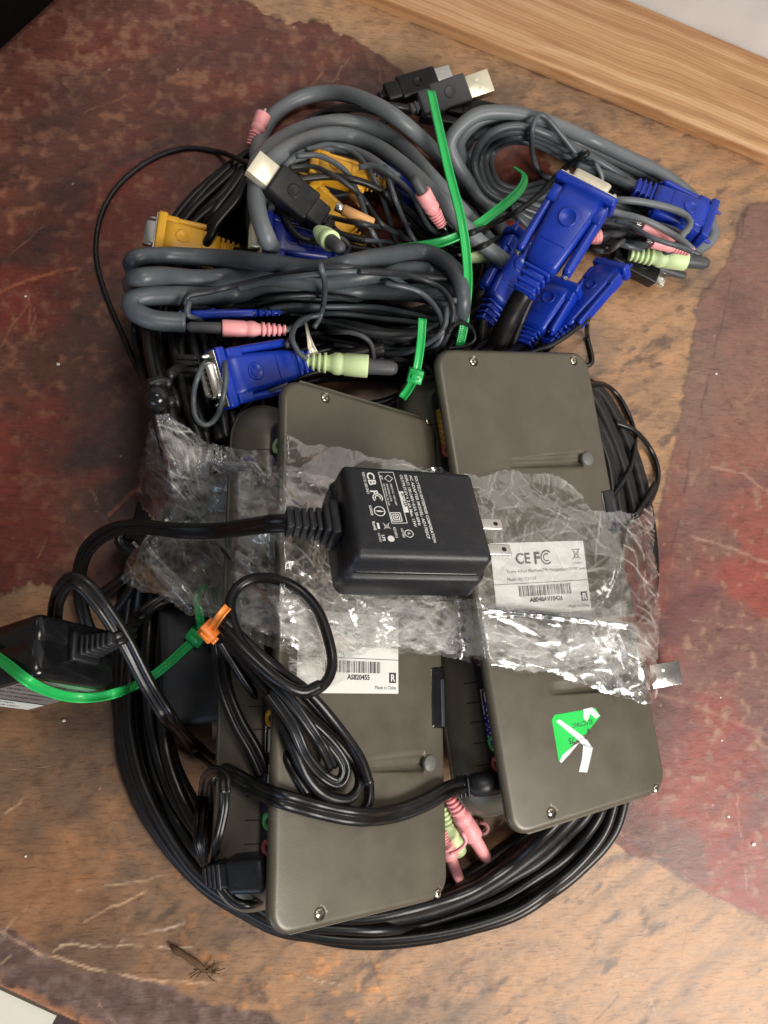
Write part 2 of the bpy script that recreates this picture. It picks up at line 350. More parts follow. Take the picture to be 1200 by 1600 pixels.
def gsm(a, sig, closed):
    if sig <= 0: return a
    k = int(sig * 3) + 1; g = np.exp(-.5 * (np.arange(-k, k + 1) / sig) ** 2); g /= g.sum()
    ap = np.pad(a, k, mode='wrap' if closed else 'edge') if (len(a) > k or not closed) else np.pad(a, k, mode='edge')
    return np.convolve(ap, g, 'valid')
def section(kind, r, n):
    if kind == 'round': return [(r * math.cos(2 * math.pi * k / n), r * math.sin(2 * math.pi * k / n)) for k in range(n)]
    if kind == 'twin':                            # two conductors side by side
        q = []; 
        for s0 in (1, -1):
            for k in range(11):
                a = math.radians((-152 + 304 * k / 10)); q.append((s0 * (r * .5 + r * .53 * math.cos(a)), s0 * r * .53 * math.sin(a)))
        return q
    if kind == 'strip':                           # flat strap, width 2r
        h = .24 * r; return [(r, -h * .6), (r * .93, h), (r * .62, h), (r * .58, h * .62), (-r * .58, h * .62), (-r * .62, h), (-r * .93, h), (-r, -h * .6), (-r * .93, -h), (r * .93, -h)]
def sweep(mb, pts, sec, closed=False, twist=0.0, scale=None):
    pts = np.asarray(pts, float); n = len(pts)
    t = (np.roll(pts, -1, 0) - np.roll(pts, 1, 0)) if closed else np.gradient(pts, axis=0)
    t /= np.linalg.norm(t, axis=1)[:, None] + 1e-9
    up = np.tile([0., 0, 1], (n, 1)); side = np.cross(t, up); ln = np.linalg.norm(side, axis=1)
    for i in range(n):
        if ln[i] < .25: side[i] = side[i - 1] - t[i] * (side[i - 1] @ t[i]) if i else np.cross(t[i], [0, 1, 0])
        if i and side[i] @ side[i - 1] < 0 and ln[i] < .5: side[i] *= -1
    side /= np.linalg.norm(side, axis=1)[:, None] + 1e-9; u = np.cross(side, t)
    tw = np.broadcast_to(np.asarray(twist, float), (n,)); c, s_ = np.cos(tw)[:, None], np.sin(tw)[:, None]
    side, u = side * c + u * s_, -side * s_ + u * c
    m = len(sec); sec = np.array(sec); sc = np.ones(n) if scale is None else scale
    V = (pts[:, None, :] + side[:, None, :] * (sec[None, :, 0:1] * sc[:, None, None]) + u[:, None, :] * (sec[None, :, 1:2] * sc[:, None, None])).reshape(-1, 3)
    Fc = []; k = n if closed else n - 1
    for i in range(k):
        a = i * m; b = ((i + 1) % n) * m
        for j in range(m): Fc.append((a + j, a + (j + 1) % m, b + (j + 1) % m, b + j))
    if not closed: Fc.append(tuple(range(m - 1, -1, -1))); Fc.append(tuple((n - 1) * m + j for j in range(m)))
    mb.add(V, Fc)
def path3(pts, wpx, closed=False, zoff=0.0, sag=3.0, step=5.0, wob=0.0):
    """pts (px,py) or (px,py,z): missing heights are taken from the pile below"""
    q = catmull([(p[0], p[1]) for p in pts], closed, step); n = len(q)
    if wob:
        ph = rng.uniform(0, 99); tt = np.arange(n) * step / 60.0
        q = q + np.c_[vnoise(tt, tt * 0 + ph, 3) - .5, vnoise(tt, tt * 0 + ph, 4) - .5] * 2 * wob
    zs = [p[2] if len(p) > 2 else None for p in pts]
    rpx = wpx / 2
    if any(z is None for z in zs):
        za = np.array([top_at(x, y, rpx * .8) for x, y in q]); r0 = rpx * mmpx(q[0, 0], q[0, 1], za.mean())
        k = 2; zm = np.max([np.roll(za, s_) for s_ in range(-k, k + 1)], 0) if closed else np.max([np.pad(za, k, mode='edge')[i:i + n] for i in range(2 * k + 1)], 0)
        z = gsm(zm, sag, closed) + r0 + zoff
        if any(v is not None for v in zs):       # measured heights win between two measured points
            idx = [int(np.argmin(((q - np.array(p[:2])) ** 2).sum(1))) for p in pts]
            for i in range(len(pts) - 1):
                a_, b_ = zs[i], zs[i + 1]; i0, i1 = idx[i], idx[i + 1]
                if i1 <= i0: continue
                t_ = np.linspace(0, 1, i1 - i0 + 1)
                if a_ is not None and b_ is not None: z[i0:i1 + 1] = a_ + (b_ - a_) * t_
                elif a_ is not None: z[i0:i1 + 1] += (a_ - z[i0]) * (1 - t_) ** 2
                elif b_ is not None: z[i0:i1 + 1] += (b_ - z[i1]) * t_ ** 2
            z = gsm(z, 3, closed)
    else:
        idx = [int(np.argmin(((q - np.array(p[:2])) ** 2).sum(1))) for p in pts] if not closed else None
        if closed or any(b <= a for a, b in zip(idx[:-1], idx[1:])): z = catmull([(p[0], p[1], p[2]) for p in pts], closed, step)[:, 2]
        else: z = gsm(np.interp(np.arange(n), idx, zs), 3, False)
    W3 = np.array([P(x, y, zz) for (x, y), zz in zip(q, z)])
    return q, W3
def cable(name, pts, wpx, mat, parent=None, closed=False, zoff=0.0, kind='round', sides=10, sag=3.0, twist=0.0, wob=0.0, stamp=True, mb=None, step=5.0):
    q, W3 = path3(pts, wpx, closed, zoff, sag, step, wob)
    mid = W3[len(W3) // 2]; r = wpx / 2 * depth_at(mid) / F
    own = mb is None; mb = mb or MB()
    tw = twist
    if isinstance(twist, tuple): tw = np.interp(np.linspace(0, 1, len(W3)), np.linspace(0, 1, len(twist)), twist)
    tt = np.linspace(0, 1, len(W3)); env = np.sin(math.pi * tt) if closed else 1.0; ph = rng.uniform(0, 50)
    sweep(mb, W3, section(kind, r, sides), closed, tw, 1 + .09 * env * (fbm(np.arange(len(W3)) / 9.0 + ph, tt * 0 + ph, 2, 7) - .5))
    if stamp:
        h = r * (.6 if kind == 'twin' else .3 if kind == 'strip' else .85)
        for (x, y), p in zip(q, W3): stamp_disc(x, y, wpx / 2 * .8, p[2] + h)
    if own:
        o = mb.build(name, mat)
        if parent is not None: put(o, parent)
        return o
    return W3
def coil(name, label, cat, path, offs, wpx, mat, wob=3, group=None, closed=True, part='turn', zoff=0):
    """several turns of one cable; offs = sideways offsets of each turn in the picture"""
    P0 = np.array(path, float)
    t = (np.roll(P0, -1, 0) - np.roll(P0, 1, 0)) if closed else np.gradient(P0, axis=0)
    t /= np.linalg.norm(t, axis=1)[:, None]; nr = np.c_[-t[:, 1], t[:, 0]]
    T = thing(name, label, cat, P(*P0[0], 0), group)
    for k, o_ in enumerate(offs):
        o1 = np.array(o_) if np.ndim(o_) else np.full(len(P0), float(o_))
        jit = rng.uniform(-wob, wob, len(P0))
        cable(part, [tuple(p) for p in P0 + nr * (o1 + jit)[:, None]], wpx, mat, T, closed, zoff=zoff, wob=wob * .5)
    return T

# ------------------------------------------------------------------ the setting
def axis_coords(a, b, step, far):
    core = np.arange(a, b, step); lo = []; x = a; s_ = step
    while x > -far: s_ *= 1.35; x -= s_; lo.append(x)
    hi = []; x = core[-1]; s_ = step
    while x < far: s_ *= 1.35; x += s_; hi.append(x)
    return np.array(lo[::-1] + list(core) + hi)
def build_table():
    xs = axis_coords(-310, 425, 1.15, 700); ys = axis_coords(-385, 400, 1.15, 700)
    X, Y = np.meshgrid(xs, ys); px, py = proj(np.stack([X, Y, 0 * X], -1))
    w1 = (fbm(X / 22, Y / 22, 4, 1) - .5) * 60; w2 = (fbm(X / 22, Y / 22, 4, 9) - .5) * 60; fine = (fbm(X / 4, Y / 4, 3, 21) - .5) * 14
    qx, qy = px + w1 * .55 + fine, py + w2 * .55 + fine
    red1 = sdf_poly(qx, qy, [(-900, -900), (330, -900), (375, 0), (450, 28), (540, 55), (620, 105), (700, 140), (780, 185), (850, 235), (870, 330), (700, 420), (500, 520), (420, 700), (300, 800), (240, 930), (120, 935), (60, 905), (0, 930), (-500, 950), (-900, 950)])
    red2 = sdf_poly(px + fine * .5 + w1 * .14, py + fine * .5 + w2 * .14, [(1170, 322), (1600, 280), (1900, 1700), (1300, 1470), (1200, 1442), (1110, 1398), (1020, 1345), (985, 1338), (955, 1310), (975, 1200), (985, 1000), (1022, 900), (1030, 800), (1052, 705), (1062, 640), (1078, 560), (1085, 485), (1112, 437), (1140, 402), (1158, 345)])
    brn = sdf_poly(qx, qy, [(-900, 1470), (0, 1455), (60, 1480), (130, 1515), (220, 1530), (300, 1560), (420, 1590), (520, 1640), (900, 1900), (-900, 1900)])
    red = np.minimum(red1, red2)
    g = fbm(X / 9, Y / 30, 5, 31); u = X * math.cos(.5) + Y * math.sin(.5); v = -X * math.sin(.5) + Y * math.cos(.5)
    grain = fbm(u / 40, v / 7, 5, 41); blot = fbm(X / 45, Y / 45, 4, 51); sp = fbm(X / 6, Y / 6, 4, 61); bl2 = fbm(u / 70, v / 26, 4, 71)
    def mix(a, b, f): f = np.clip(f, 0, 1)[..., None]; return a * (1 - f) + b * f
    c = np.array
    tan = mix(c([.40, .225, .115]), c([.27, .16, .09]), (grain - .42) * 3)
    tan = mix(tan, c([.20, .13, .085]), (fbm(u / 60, v / 34, 5, 72, .62) - .52) * 5.0); tan = mix(tan, c([.14, .085, .055]), (fbm(u / 16, v / 7, 4, 77, .6) - .60) * 6.0)
    tan = mix(tan, c([.62, .27, .085]), (sp - .6) * 4 * (py > 1150) * (px < 620))
    # the older, darker brown on the left half of the bare wood
    lb = np.clip((560 - px) / 420, 0, 1) * np.clip((py - 900) / 60, 0, 1)
    tan = mix(tan, mix(c([.24, .115, .052]), c([.10, .060, .038]), (blot - .42) * 5), lb * .85)
    rd = mix(c([.150, .024, .013]), c([.090, .030, .018]), (blot - .40) * 5)
    rd = mix(rd, c([.22, .085, .045]), (sp - .54) * 5.5 * (1 - np.clip((py - 330) / 900, 0, .5)))
    rd = mix(rd, c([.042, .014, .011]), (bl2 - .52) * 5)
    topf = np.clip((330 - py) / 300, 0, 1); rd = mix(rd, mix(c([.15, .058, .042]), c([.24, .12, .08]), (sp - .5) * 5), topf * .6)
    tan = mix(tan, c([.44, .27, .15]), np.clip((170 - py) / 90, 0, 1) * .6 * (sp + .3))
    rr_ = np.clip((px - 1000) / 60, 0, 1)
    r2 = mix(c([.235, .048, .034]), c([.155, .066, .052]), (blot - .42) * 6); r2 = mix(r2, c([.28, .15, .10]), (sp - .60) * 5); r2 = mix(r2, c([.13, .04, .04]), (bl2 - .55) * 5)
    r2 = mix(r2, c([.19, .115, .085]), np.clip((900 - py) / 260, 0, 1) * .75)
    rd = mix(rd, r2, rr_)
    colr = mix(rd, tan, (red + .8) / 1.6)
    colr = mix(colr, c([.07, .035, .025]), np.exp(-((red - 1) / 3.0) ** 2) * .5 * (fbm(X / 12, Y / 12, 2, 5) > .45))
    colr = mix(colr, mix(c([.11, .062, .05]), c([.17, .11, .09]), (sp - .4) * 4), (3 - brn) / 6 * .95)
    # tan patch inside the right red area
    d = seg_dist(px, py, [(1020, 1082), (1080, 1100), (1200, 1150), (1320, 1205)]); colr = mix(colr, c([.30, .17, .11]), (4 - d) / 3 * (sp - .1))
    # scratches and old knife marks
    marks = [([(0, 455), (45, 438), (120, 418)], 2.6, (.40, .13, .05)), ([(46, 455), (50, 520), (52, 525)], 1.6, (.34, .14, .08)), ([(60, 870), (75, 840), (92, 825)], 1.8, (.38, .14, .06)),
             ([(170, 805), (200, 780), (230, 752)], 3, (.36, .10, .04)), ([(150, 245), (250, 300), (330, 318)], 2.0, (.15, .02, .015)), ([(100, 130), (130, 160)], 2, (.3, .17, .1)),
             ([(480, 140), (505, 112)], 1.8, (.42, .18, .10)), ([(0, 1455), (60, 1490), (150, 1515), (250, 1533), (350, 1533)], 2.4, (.62, .42, .27)), ([(90, 1478), (190, 1478), (300, 1482)], 1.8, (.66, .5, .36)),
             ([(110, 1340), (160, 1345), (230, 1352), (265, 1350)], 2.2, (.14, .07, .04)), ([(45, 1206), (70, 1209), (100, 1209)], 1.8, (.12, .06, .04)), ([(130, 1440), (165, 1425), (230, 1390)], 2, (.60, .38, .22)),
             ([(190, 1470), (260, 1450), (290, 1440)], 2.2, (.66, .52, .40)), ([(120, 1395), (150, 1388), (260, 1370)], 1.6, (.55, .38, .25)), ([(1165, 330), (1140, 450), (1105, 600), (1080, 700), (1060, 820), (1040, 880)], 1.7, (.07, .03, .03)),
             ([(1200, 880), (1120, 850), (1060, 830)], 2, (.36, .22, .16)), ([(1200, 770), (1160, 740), (1110, 730)], 2, (.36, .22, .16)), ([(1010, 640), (1013, 620), (1008, 598), (985, 585)], 2.6, (.24, .14, .085)),
             ([(1008, 640), (1040, 622), (1062, 605)], 2.6, (.22, .12, .075)), ([(1020, 960), (1180, 985)], 1.4, (.34, .20, .15)), ([(1150, 1240), (1165, 1390)], 1.6, (.36, .22, .17)), ([(1100, 1352), (1200, 1340)], 1.4, (.34, .2, .16)),
             ([(880, 1430), (960, 1500)], 1.6, (.26, .15, .09)), ([(700, 1480), (760, 1540), (830, 1560)], 1.4, (.26, .15, .09)), ([(1100, 1420), (1112, 1416), (1115, 1430)], 1.3, (.12, .06, .05)), ([(480, 1530), (540, 1540), (580, 1570)], 1.6, (.55, .38, .25)),
             ([(170, 1480), (165, 1500), (180, 1508), (205, 1505)], 1.6, (.15, .09, .06)), ([(50, 1440), (42, 1425), (48, 1412)], 1.6, (.12, .07, .05)), ([(585, 4), (700, 51), (860, 116), (1000, 173), (1204, 256)], 8.5, (.05, .028, .025))]
    r_ = np.random.default_rng(5)
    for _ in range(110):
        x0, y0 = r_.uniform(0, 1200), r_.uniform(0, 1600); a = r_.choice([.5, -.55, .9, 2.4, 1.5]) + r_.normal(0, .25); l_ = r_.uniform(12, 90)
        onred = (x0 < 330 and y0 < 930) or y0 < 180 or x0 > 1060
        b_ = r_.random(); col_ = ((.30, .14, .08) if b_ < .65 else (.06, .02, .018)) if onred else ((.52, .36, .23) if b_ < .5 else (.13, .07, .045))
        marks.append(([(x0, y0), (x0 + l_ * .5 * math.cos(a) + r_.normal(0, 3), y0 + l_ * .5 * math.sin(a)), (x0 + l_ * math.cos(a), y0 + l_ * math.sin(a))], r_.uniform(1.1, 1.8), col_))
    depthm = np.zeros(X.shape)
    jx, jy = px + (fbm(X / 9, Y / 9, 3, 81) - .5) * 8, py + (fbm(X / 9, Y / 9, 3, 82) - .5) * 8
    for pts, wd, col_ in marks:
        pa = np.array(pts); x0, x1, y0, y1 = pa[:, 0].min() - 12, pa[:, 0].max() + 12, pa[:, 1].min() - 12, pa[:, 1].max() + 12
        m_ = (px > x0) & (px < x1) & (py > y0) & (py < y1)
        if not m_.any(): continue
        d = seg_dist(jx[m_], jy[m_], pts); f = np.clip((wd + .5 - d) / 1.8, 0, 1) * np.clip((fbm(X[m_] / 10, Y[m_] / 10, 3, 88) - .28) * 3, 0, 1) * .7
        colr[m_] = mix(colr[m_], c(col_), f); depthm[m_] -= f * .25
    # dark stains and patches, painted shade below the looping cord, pale specks
    for sx, sy, sr, k in ((75, 185, 60, .5), (110, 905, 14, .9), (330, 265, 70, .25), (1150, 480, 40, .3), (30, 40, 80, .5)):
        f = np.exp(-(((px - sx) ** 2 + (py - sy) ** 2) / sr ** 2)) if sr > 20 else np.clip((sr - np.hypot(px - sx, py - sy)) / 3, 0, 1)
        colr = mix(colr, c([.015, .010, .010]), f * k)
    cell = vnoise(X / 1.4, Y / 1.4, 91); colr = mix(colr, c([.45, .36, .28]), (cell > .993) * .7)
    # table edge cut at the lower left
    e0, e1 = P(0, 1545)[:2], P(130, 1606)[:2]; dirv = (e1 - e0) / np.linalg.norm(e1 - e0); nv = np.array([-dirv[1], dirv[0]])
    if nv @ (P(600, 800)[:2] - e0) < 0: nv = -nv
    sd = (X - e0[0]) * nv[0] + (Y - e0[1]) * nv[1]
    colr = mix(colr, mix(c([.50, .20, .07]), c([.30, .14, .07]), (sp - .4) * 4), (6 - sd + (sp - .5) * 16) / 4)
    Z = (sp - .5) * .35 + depthm + np.clip(-red / 1.5, 0, 1) * .45 - np.clip((2 - sd) / 2, 0, 1) * 1.2
    out = sd < 0; Xo = np.where(out, X - nv[0] * sd, X); Yo = np.where(out, Y - nv[1] * sd, Y); Z = np.where(out, -22.0, Z)
    n0, n1 = X.shape; idx = np.arange(n0 * n1).reshape(n0, n1)
    F4 = np.stack([idx[:-1, :-1], idx[:-1, 1:], idx[1:, 1:], idx[1:, :-1]], -1).reshape(-1, 4)
    F4 = F4[~out.reshape(-1)[F4].all(1)]
    me = bpy.data.meshes.new('table_top'); V = np.stack([Xo, Yo, Z], -1).reshape(-1, 3) * S
    me.vertices.add(len(V)); me.vertices.foreach_set('co', V.ravel().astype(np.float32)); me.loops.add(F4.size); me.loops.foreach_set('vertex_index', F4.ravel().astype(np.int32))
    me.polygons.add(len(F4)); me.polygons.foreach_set('loop_start', np.arange(0, F4.size, 4, dtype=np.int32)); me.polygons.foreach_set('loop_total', np.full(len(F4), 4, np.int32)); me.update(calc_edges=True)
    me.polygons.foreach_set('use_smooth', np.ones(len(F4), bool))
    at = me.color_attributes.new('Col', 'FLOAT_COLOR', 'POINT'); at.data.foreach_set('color', np.c_[colr.reshape(-1, 3), np.ones(len(V))].ravel().astype(np.float32))
    me.materials.append(M['table']); o = bpy.data.objects.new('table_top', me); COL.objects.link(o); o['kind'] = 'structure'
build_table()

# pine trim plank and the wall behind it, along the upper right
pa, pb = P(596, 1, 9), P(1204, 247, 9); pd = (pb - pa) / np.linalg.norm(pb - pa); pn = np.array([-pd[1], pd[0], 0]); 
if pn @ (P(1100, 50, 10) - pa) < 0: pn = -pn
pw = abs(pn @ (P(1100, 52, 10) - pa)); mid = (pa + pb) / 2
mb = MB(); V, Fc = rbox(800, pw / 2, 8, 1.6, 3)
Mx = np.eye(4); Mx[:3, 0] = pd; Mx[:3, 1] = np.cross([0, 0, 1], pd); Mx[:3, 3] = 0
mb.add(V, Fc); o = mb.build('wooden_plank', 'wood'); o.matrix_world = Matrix(Mx.tolist()); o.location = Vector(mid + pn * (pw / 2 + 1.2) + [0, 0, -8 + 0]) * S
o.matrix_world = Matrix.Translation(Vector(mid + pn * (pw / 2 + 1.2) + np.array([0, 0, -6.5])) * S) @ Matrix(Mx.tolist())
tag(o, 'light pine plank trim with long grain along the foot of the white wall', 'plank')
mb = MB(); V, Fc = rbox(800, 6, 330, 1, 2, (0, 0, 320)); mb.add(V, Fc, False); o = mb.build('wall', 'wall'); o['kind'] = 'structure'
o.matrix_world = Matrix.Translation(Vector(mid + pn * (pw + 8.5) + np.array([0, 0, -10])) * S) @ Matrix(Mx.tolist())
# dark floor far below and the pale tile seen past the table edge
mb = MB(); mb.add([(-3000, -3000, -720), (3000, -3000, -720), (3000, 3000, -720), (-3000, 3000, -720)], [(0, 1, 2, 3)]); o = mb.build('floor', 'floor'); o['kind'] = 'structure'
zt = -40; q = [P(-260, 1428, zt), P(88, 1587, zt), P(20, 1720, zt), P(-400, 1560, zt)]
mb = MB(); top = np.array(q); mb.add(np.r_[top, top - [0, 0, 8]], [(3, 2, 1, 0)[::-1], (4, 5, 6, 7), (0, 1, 5, 4), (1, 2, 6, 5), (2, 3, 7, 6), (3, 0, 4, 7)], False)
o = mb.build('stone_tile', 'tile'); tag(o, 'cream stone tile corner just past the table edge at bottom left', 'tile')
mb = MB(); V, Fc = rbox(60, 120, 22, 8, 4); mb.add(V, Fc); o = mb.build('dark_corner_object', 'cloth'); pp = P(14, 22, 22) + np.array([-.78, .63, 0]) * 60; o.matrix_world = Matrix.Translation(Vector(pp) * S) @ Matrix.Rotation(math.atan2(.63, -.78), 4, 'Z')  # unidentified dark corner, built as a near-black block
tag(o, 'black object cut off by the top left corner of the photo', 'pouch')
# crumbs and twig
for k, (x, y, r_) in enumerate([(765, 1450, 1.3), (1138, 1276, 1.1), (1177, 1319, 1.5), (1128, 1157, .7), (91, 569, 1.1), (40, 463, .8), (1119, 584, .9), (1126, 1090, .6), (40, 1338, .7), (100, 1126, 1)]):
    V, Fc = rbox(r_, r_ * .8, r_ * .6, r_ * .5, 2); p = P(x, y, r_ * .5); mb = MB(); mb.add(V + p, Fc); o = mb.build('crumb', 'crumb')
    where = ['white crumb resting by the bottom cable loop', 'white crumb on the red paint beside the switch with green sticker', 'largest white crumb on the red paint at right', 'tiny pale crumb under the silver plug at right', 'bright white crumb on the dark red paint at left', 'small pale crumb near the orange scratch at left', 'pale crumb on the brown paint at far right', 'tiny pale crumb beside the tan streak at right', 'tiny pale crumb on brown wood at lower left', 'pale crumb below the label of the left adapter'][k]
    tag(o, where, 'crumb', 'crumbs scattered on the table')
T = thing('twig', 'short dry brown twig with frayed end on the table near the bottom', 'twig', P(310, 1500, 2))
mb = MB(); pts = [P(266, 1477, 2), P(278, 1487, 3), P(290, 1494, 2.5), P(306, 1505, 3), P(322, 1517, 2)]; sweep(mb, pts, section('round', 2.0, 7), scale=np.array([.5, 1.1, .8, 1.05, .6])); put(mb.build('stem', 'twig'), T)
mb = MB()
for k in range(16):
    a = rng.uniform(0, 6.28); l_ = rng.uniform(3, 9); c0 = P(326 + rng.normal(0, 6), 1518 + rng.normal(0, 5), 1.5 + rng.uniform(0, 2)); e_ = c0 + np.array([math.cos(a) * l_, math.sin(a) * l_ * .6, rng.uniform(-1, 1.5)])
    sweep(mb, [c0, (c0 + e_) / 2 + rng.normal(0, .6, 3), e_], section('round', .32, 5))
put(mb.build('frayed_fibres', 'twig'), T)

# ------------------------------------------------------------------ writing
TXT = {}
def text(s_, size, x, y, mat, parent, Mx, bold=0, align='LEFT', rot=0, squeeze=1.0, name='lettering', z=.12):
    cu = bpy.data.curves.new(name, 'FONT'); cu.body = s_; cu.size = size * S; cu.align_x = align; cu.offset = bold * S; cu.extrude = 0
    cu.resolution_u = 3; tmp = bpy.data.objects.new(name + '_src', cu); me = bpy.data.meshes.new_from_object(tmp); me.name = name; bpy.data.objects.remove(tmp); bpy.data.curves.remove(cu)
    me.materials.clear(); me.materials.append(M[mat]); o = bpy.data.objects.new(name, me); COL.objects.link(o); o.parent = parent
    L_ = Matrix(Mx.tolist()); L_.translation = Vector(Mx[:3, 3]) * S
    o.matrix_parent_inverse = parent.matrix_world.inverted()
    o.matrix_basis = L_ @ Matrix.Translation((x * S, y * S, z * S)) @ Matrix.Rotation(rot, 4, 'Z') @ Matrix.Diagonal((squeeze, 1, 1, 1))
    return o
def flat(name, polys, mat, parent, Mx, z=.1, th=.0):
    mb = MB()
    for p in polys:
        p = [(a, b, z) for a, b in p]; ar = sum(p[i][0] * p[(i + 1) % len(p)][1] - p[(i + 1) % len(p)][0] * p[i][1] for i in range(len(p)))
        if ar < 0: p = p[::-1]
        n = len(p)
        if th: mb.add(xf(p + [(a, b, z - th) for a, b, _ in p], Mx), [tuple(range(n))] + [(i, i + n, (i + 1) % n + n, (i + 1) % n)[::-1] for i in range(n)][:0] + [(i + n, (i + 1) % n + n, (i + 1) % n, i) for i in range(n)], False)
        else: mb.add(xf(p, Mx), [tuple(range(n))], False)
    return put(mb.build(name, mat), parent)
def rect(x0, y0, x1, y1): return [(x0, y0), (x1, y0), (x1, y1), (x0, y1)]
def ringpoly(cx, cy, r, w_, n=20, a0=0, a1=360, sq=1):
    out = []
    for k in range(n):
        a, b = math.radians(a0 + (a1 - a0) * k / n), math.radians(a0 + (a1 - a0) * (k + 1) / n)
        out.append([(cx + r * math.cos(a), cy + r * math.sin(a) * sq), (cx + r * math.cos(b), cy + r * math.sin(b) * sq), (cx + (r - w_) * math.cos(b), cy + (r - w_) * math.sin(b) * sq), (cx + (r - w_) * math.cos(a), cy + (r - w_) * math.sin(a) * sq)])
    return out
def linepoly(pts, w_):
    out = []
    for a, b in zip(pts[:-1], pts[1:]):
        a = np.array(a, float); b = np.array(b, float); e = b - a; e /= np.linalg.norm(e) + 1e-9; n_ = np.array([-e[1], e[0]]) * w_ / 2
        out.append([tuple(a - n_), tuple(b - n_), tuple(b + n_), tuple(a + n_)])
    return out

# ------------------------------------------------------------------ the two switch boxes, lying upside down
DW, DL = 113.0, 270.0
class Dev: pass
STAMPS = []
def device(t_cam, R_cam, label, k=1.0):
    t_cam = (t_cam[0] * k, t_cam[1] * k, CD - (CD - t_cam[2]) * k)
    d = Dev(); Rw = RC @ np.array(R_cam) * k; tw = RC @ np.array(t_cam, float); Ri = np.linalg.inv(Rw)
    Mx = np.eye(4); Mx[:3, :3] = Rw; Mx[:3, 3] = tw; d.M = Mx
    d.T = thing('switch_box', label, 'switch box', tw, 'upside down port switch boxes'); 
    def loc(px, py, zl=0.0):
        o_ = Ri @ (CAM - tw); v = Ri @ ray(px, py); t = (zl - o_[2]) / v[2]; p = o_ + v * t; return p[0], p[1]
    def locp(px, py, xl):
        o_ = Ri @ (CAM - tw); v = Ri @ ray(px, py); t = (xl - o_[0]) / v[0]; p = o_ + v * t; return p[1], p[2]
    d.loc = loc; d.locp = locp
    wl = lambda p: xf(np.array(p, float).reshape(-1, 3), Mx)
    for q in ([(-DW / 2, -DL / 2, 0), (DW / 2, -DL / 2, 0), (DW / 2, DL / 2, 0), (-DW / 2, DL / 2, 0)], [(-DW / 2 - 8, -DL / 2 + 4, -34), (-DW / 2 + 5, -DL / 2 + 4, -21), (-DW / 2 + 5, DL / 2 - 4, -21), (-DW / 2 - 8, DL / 2 - 4, -34)]): STAMPS.append(wl(q))
    return d
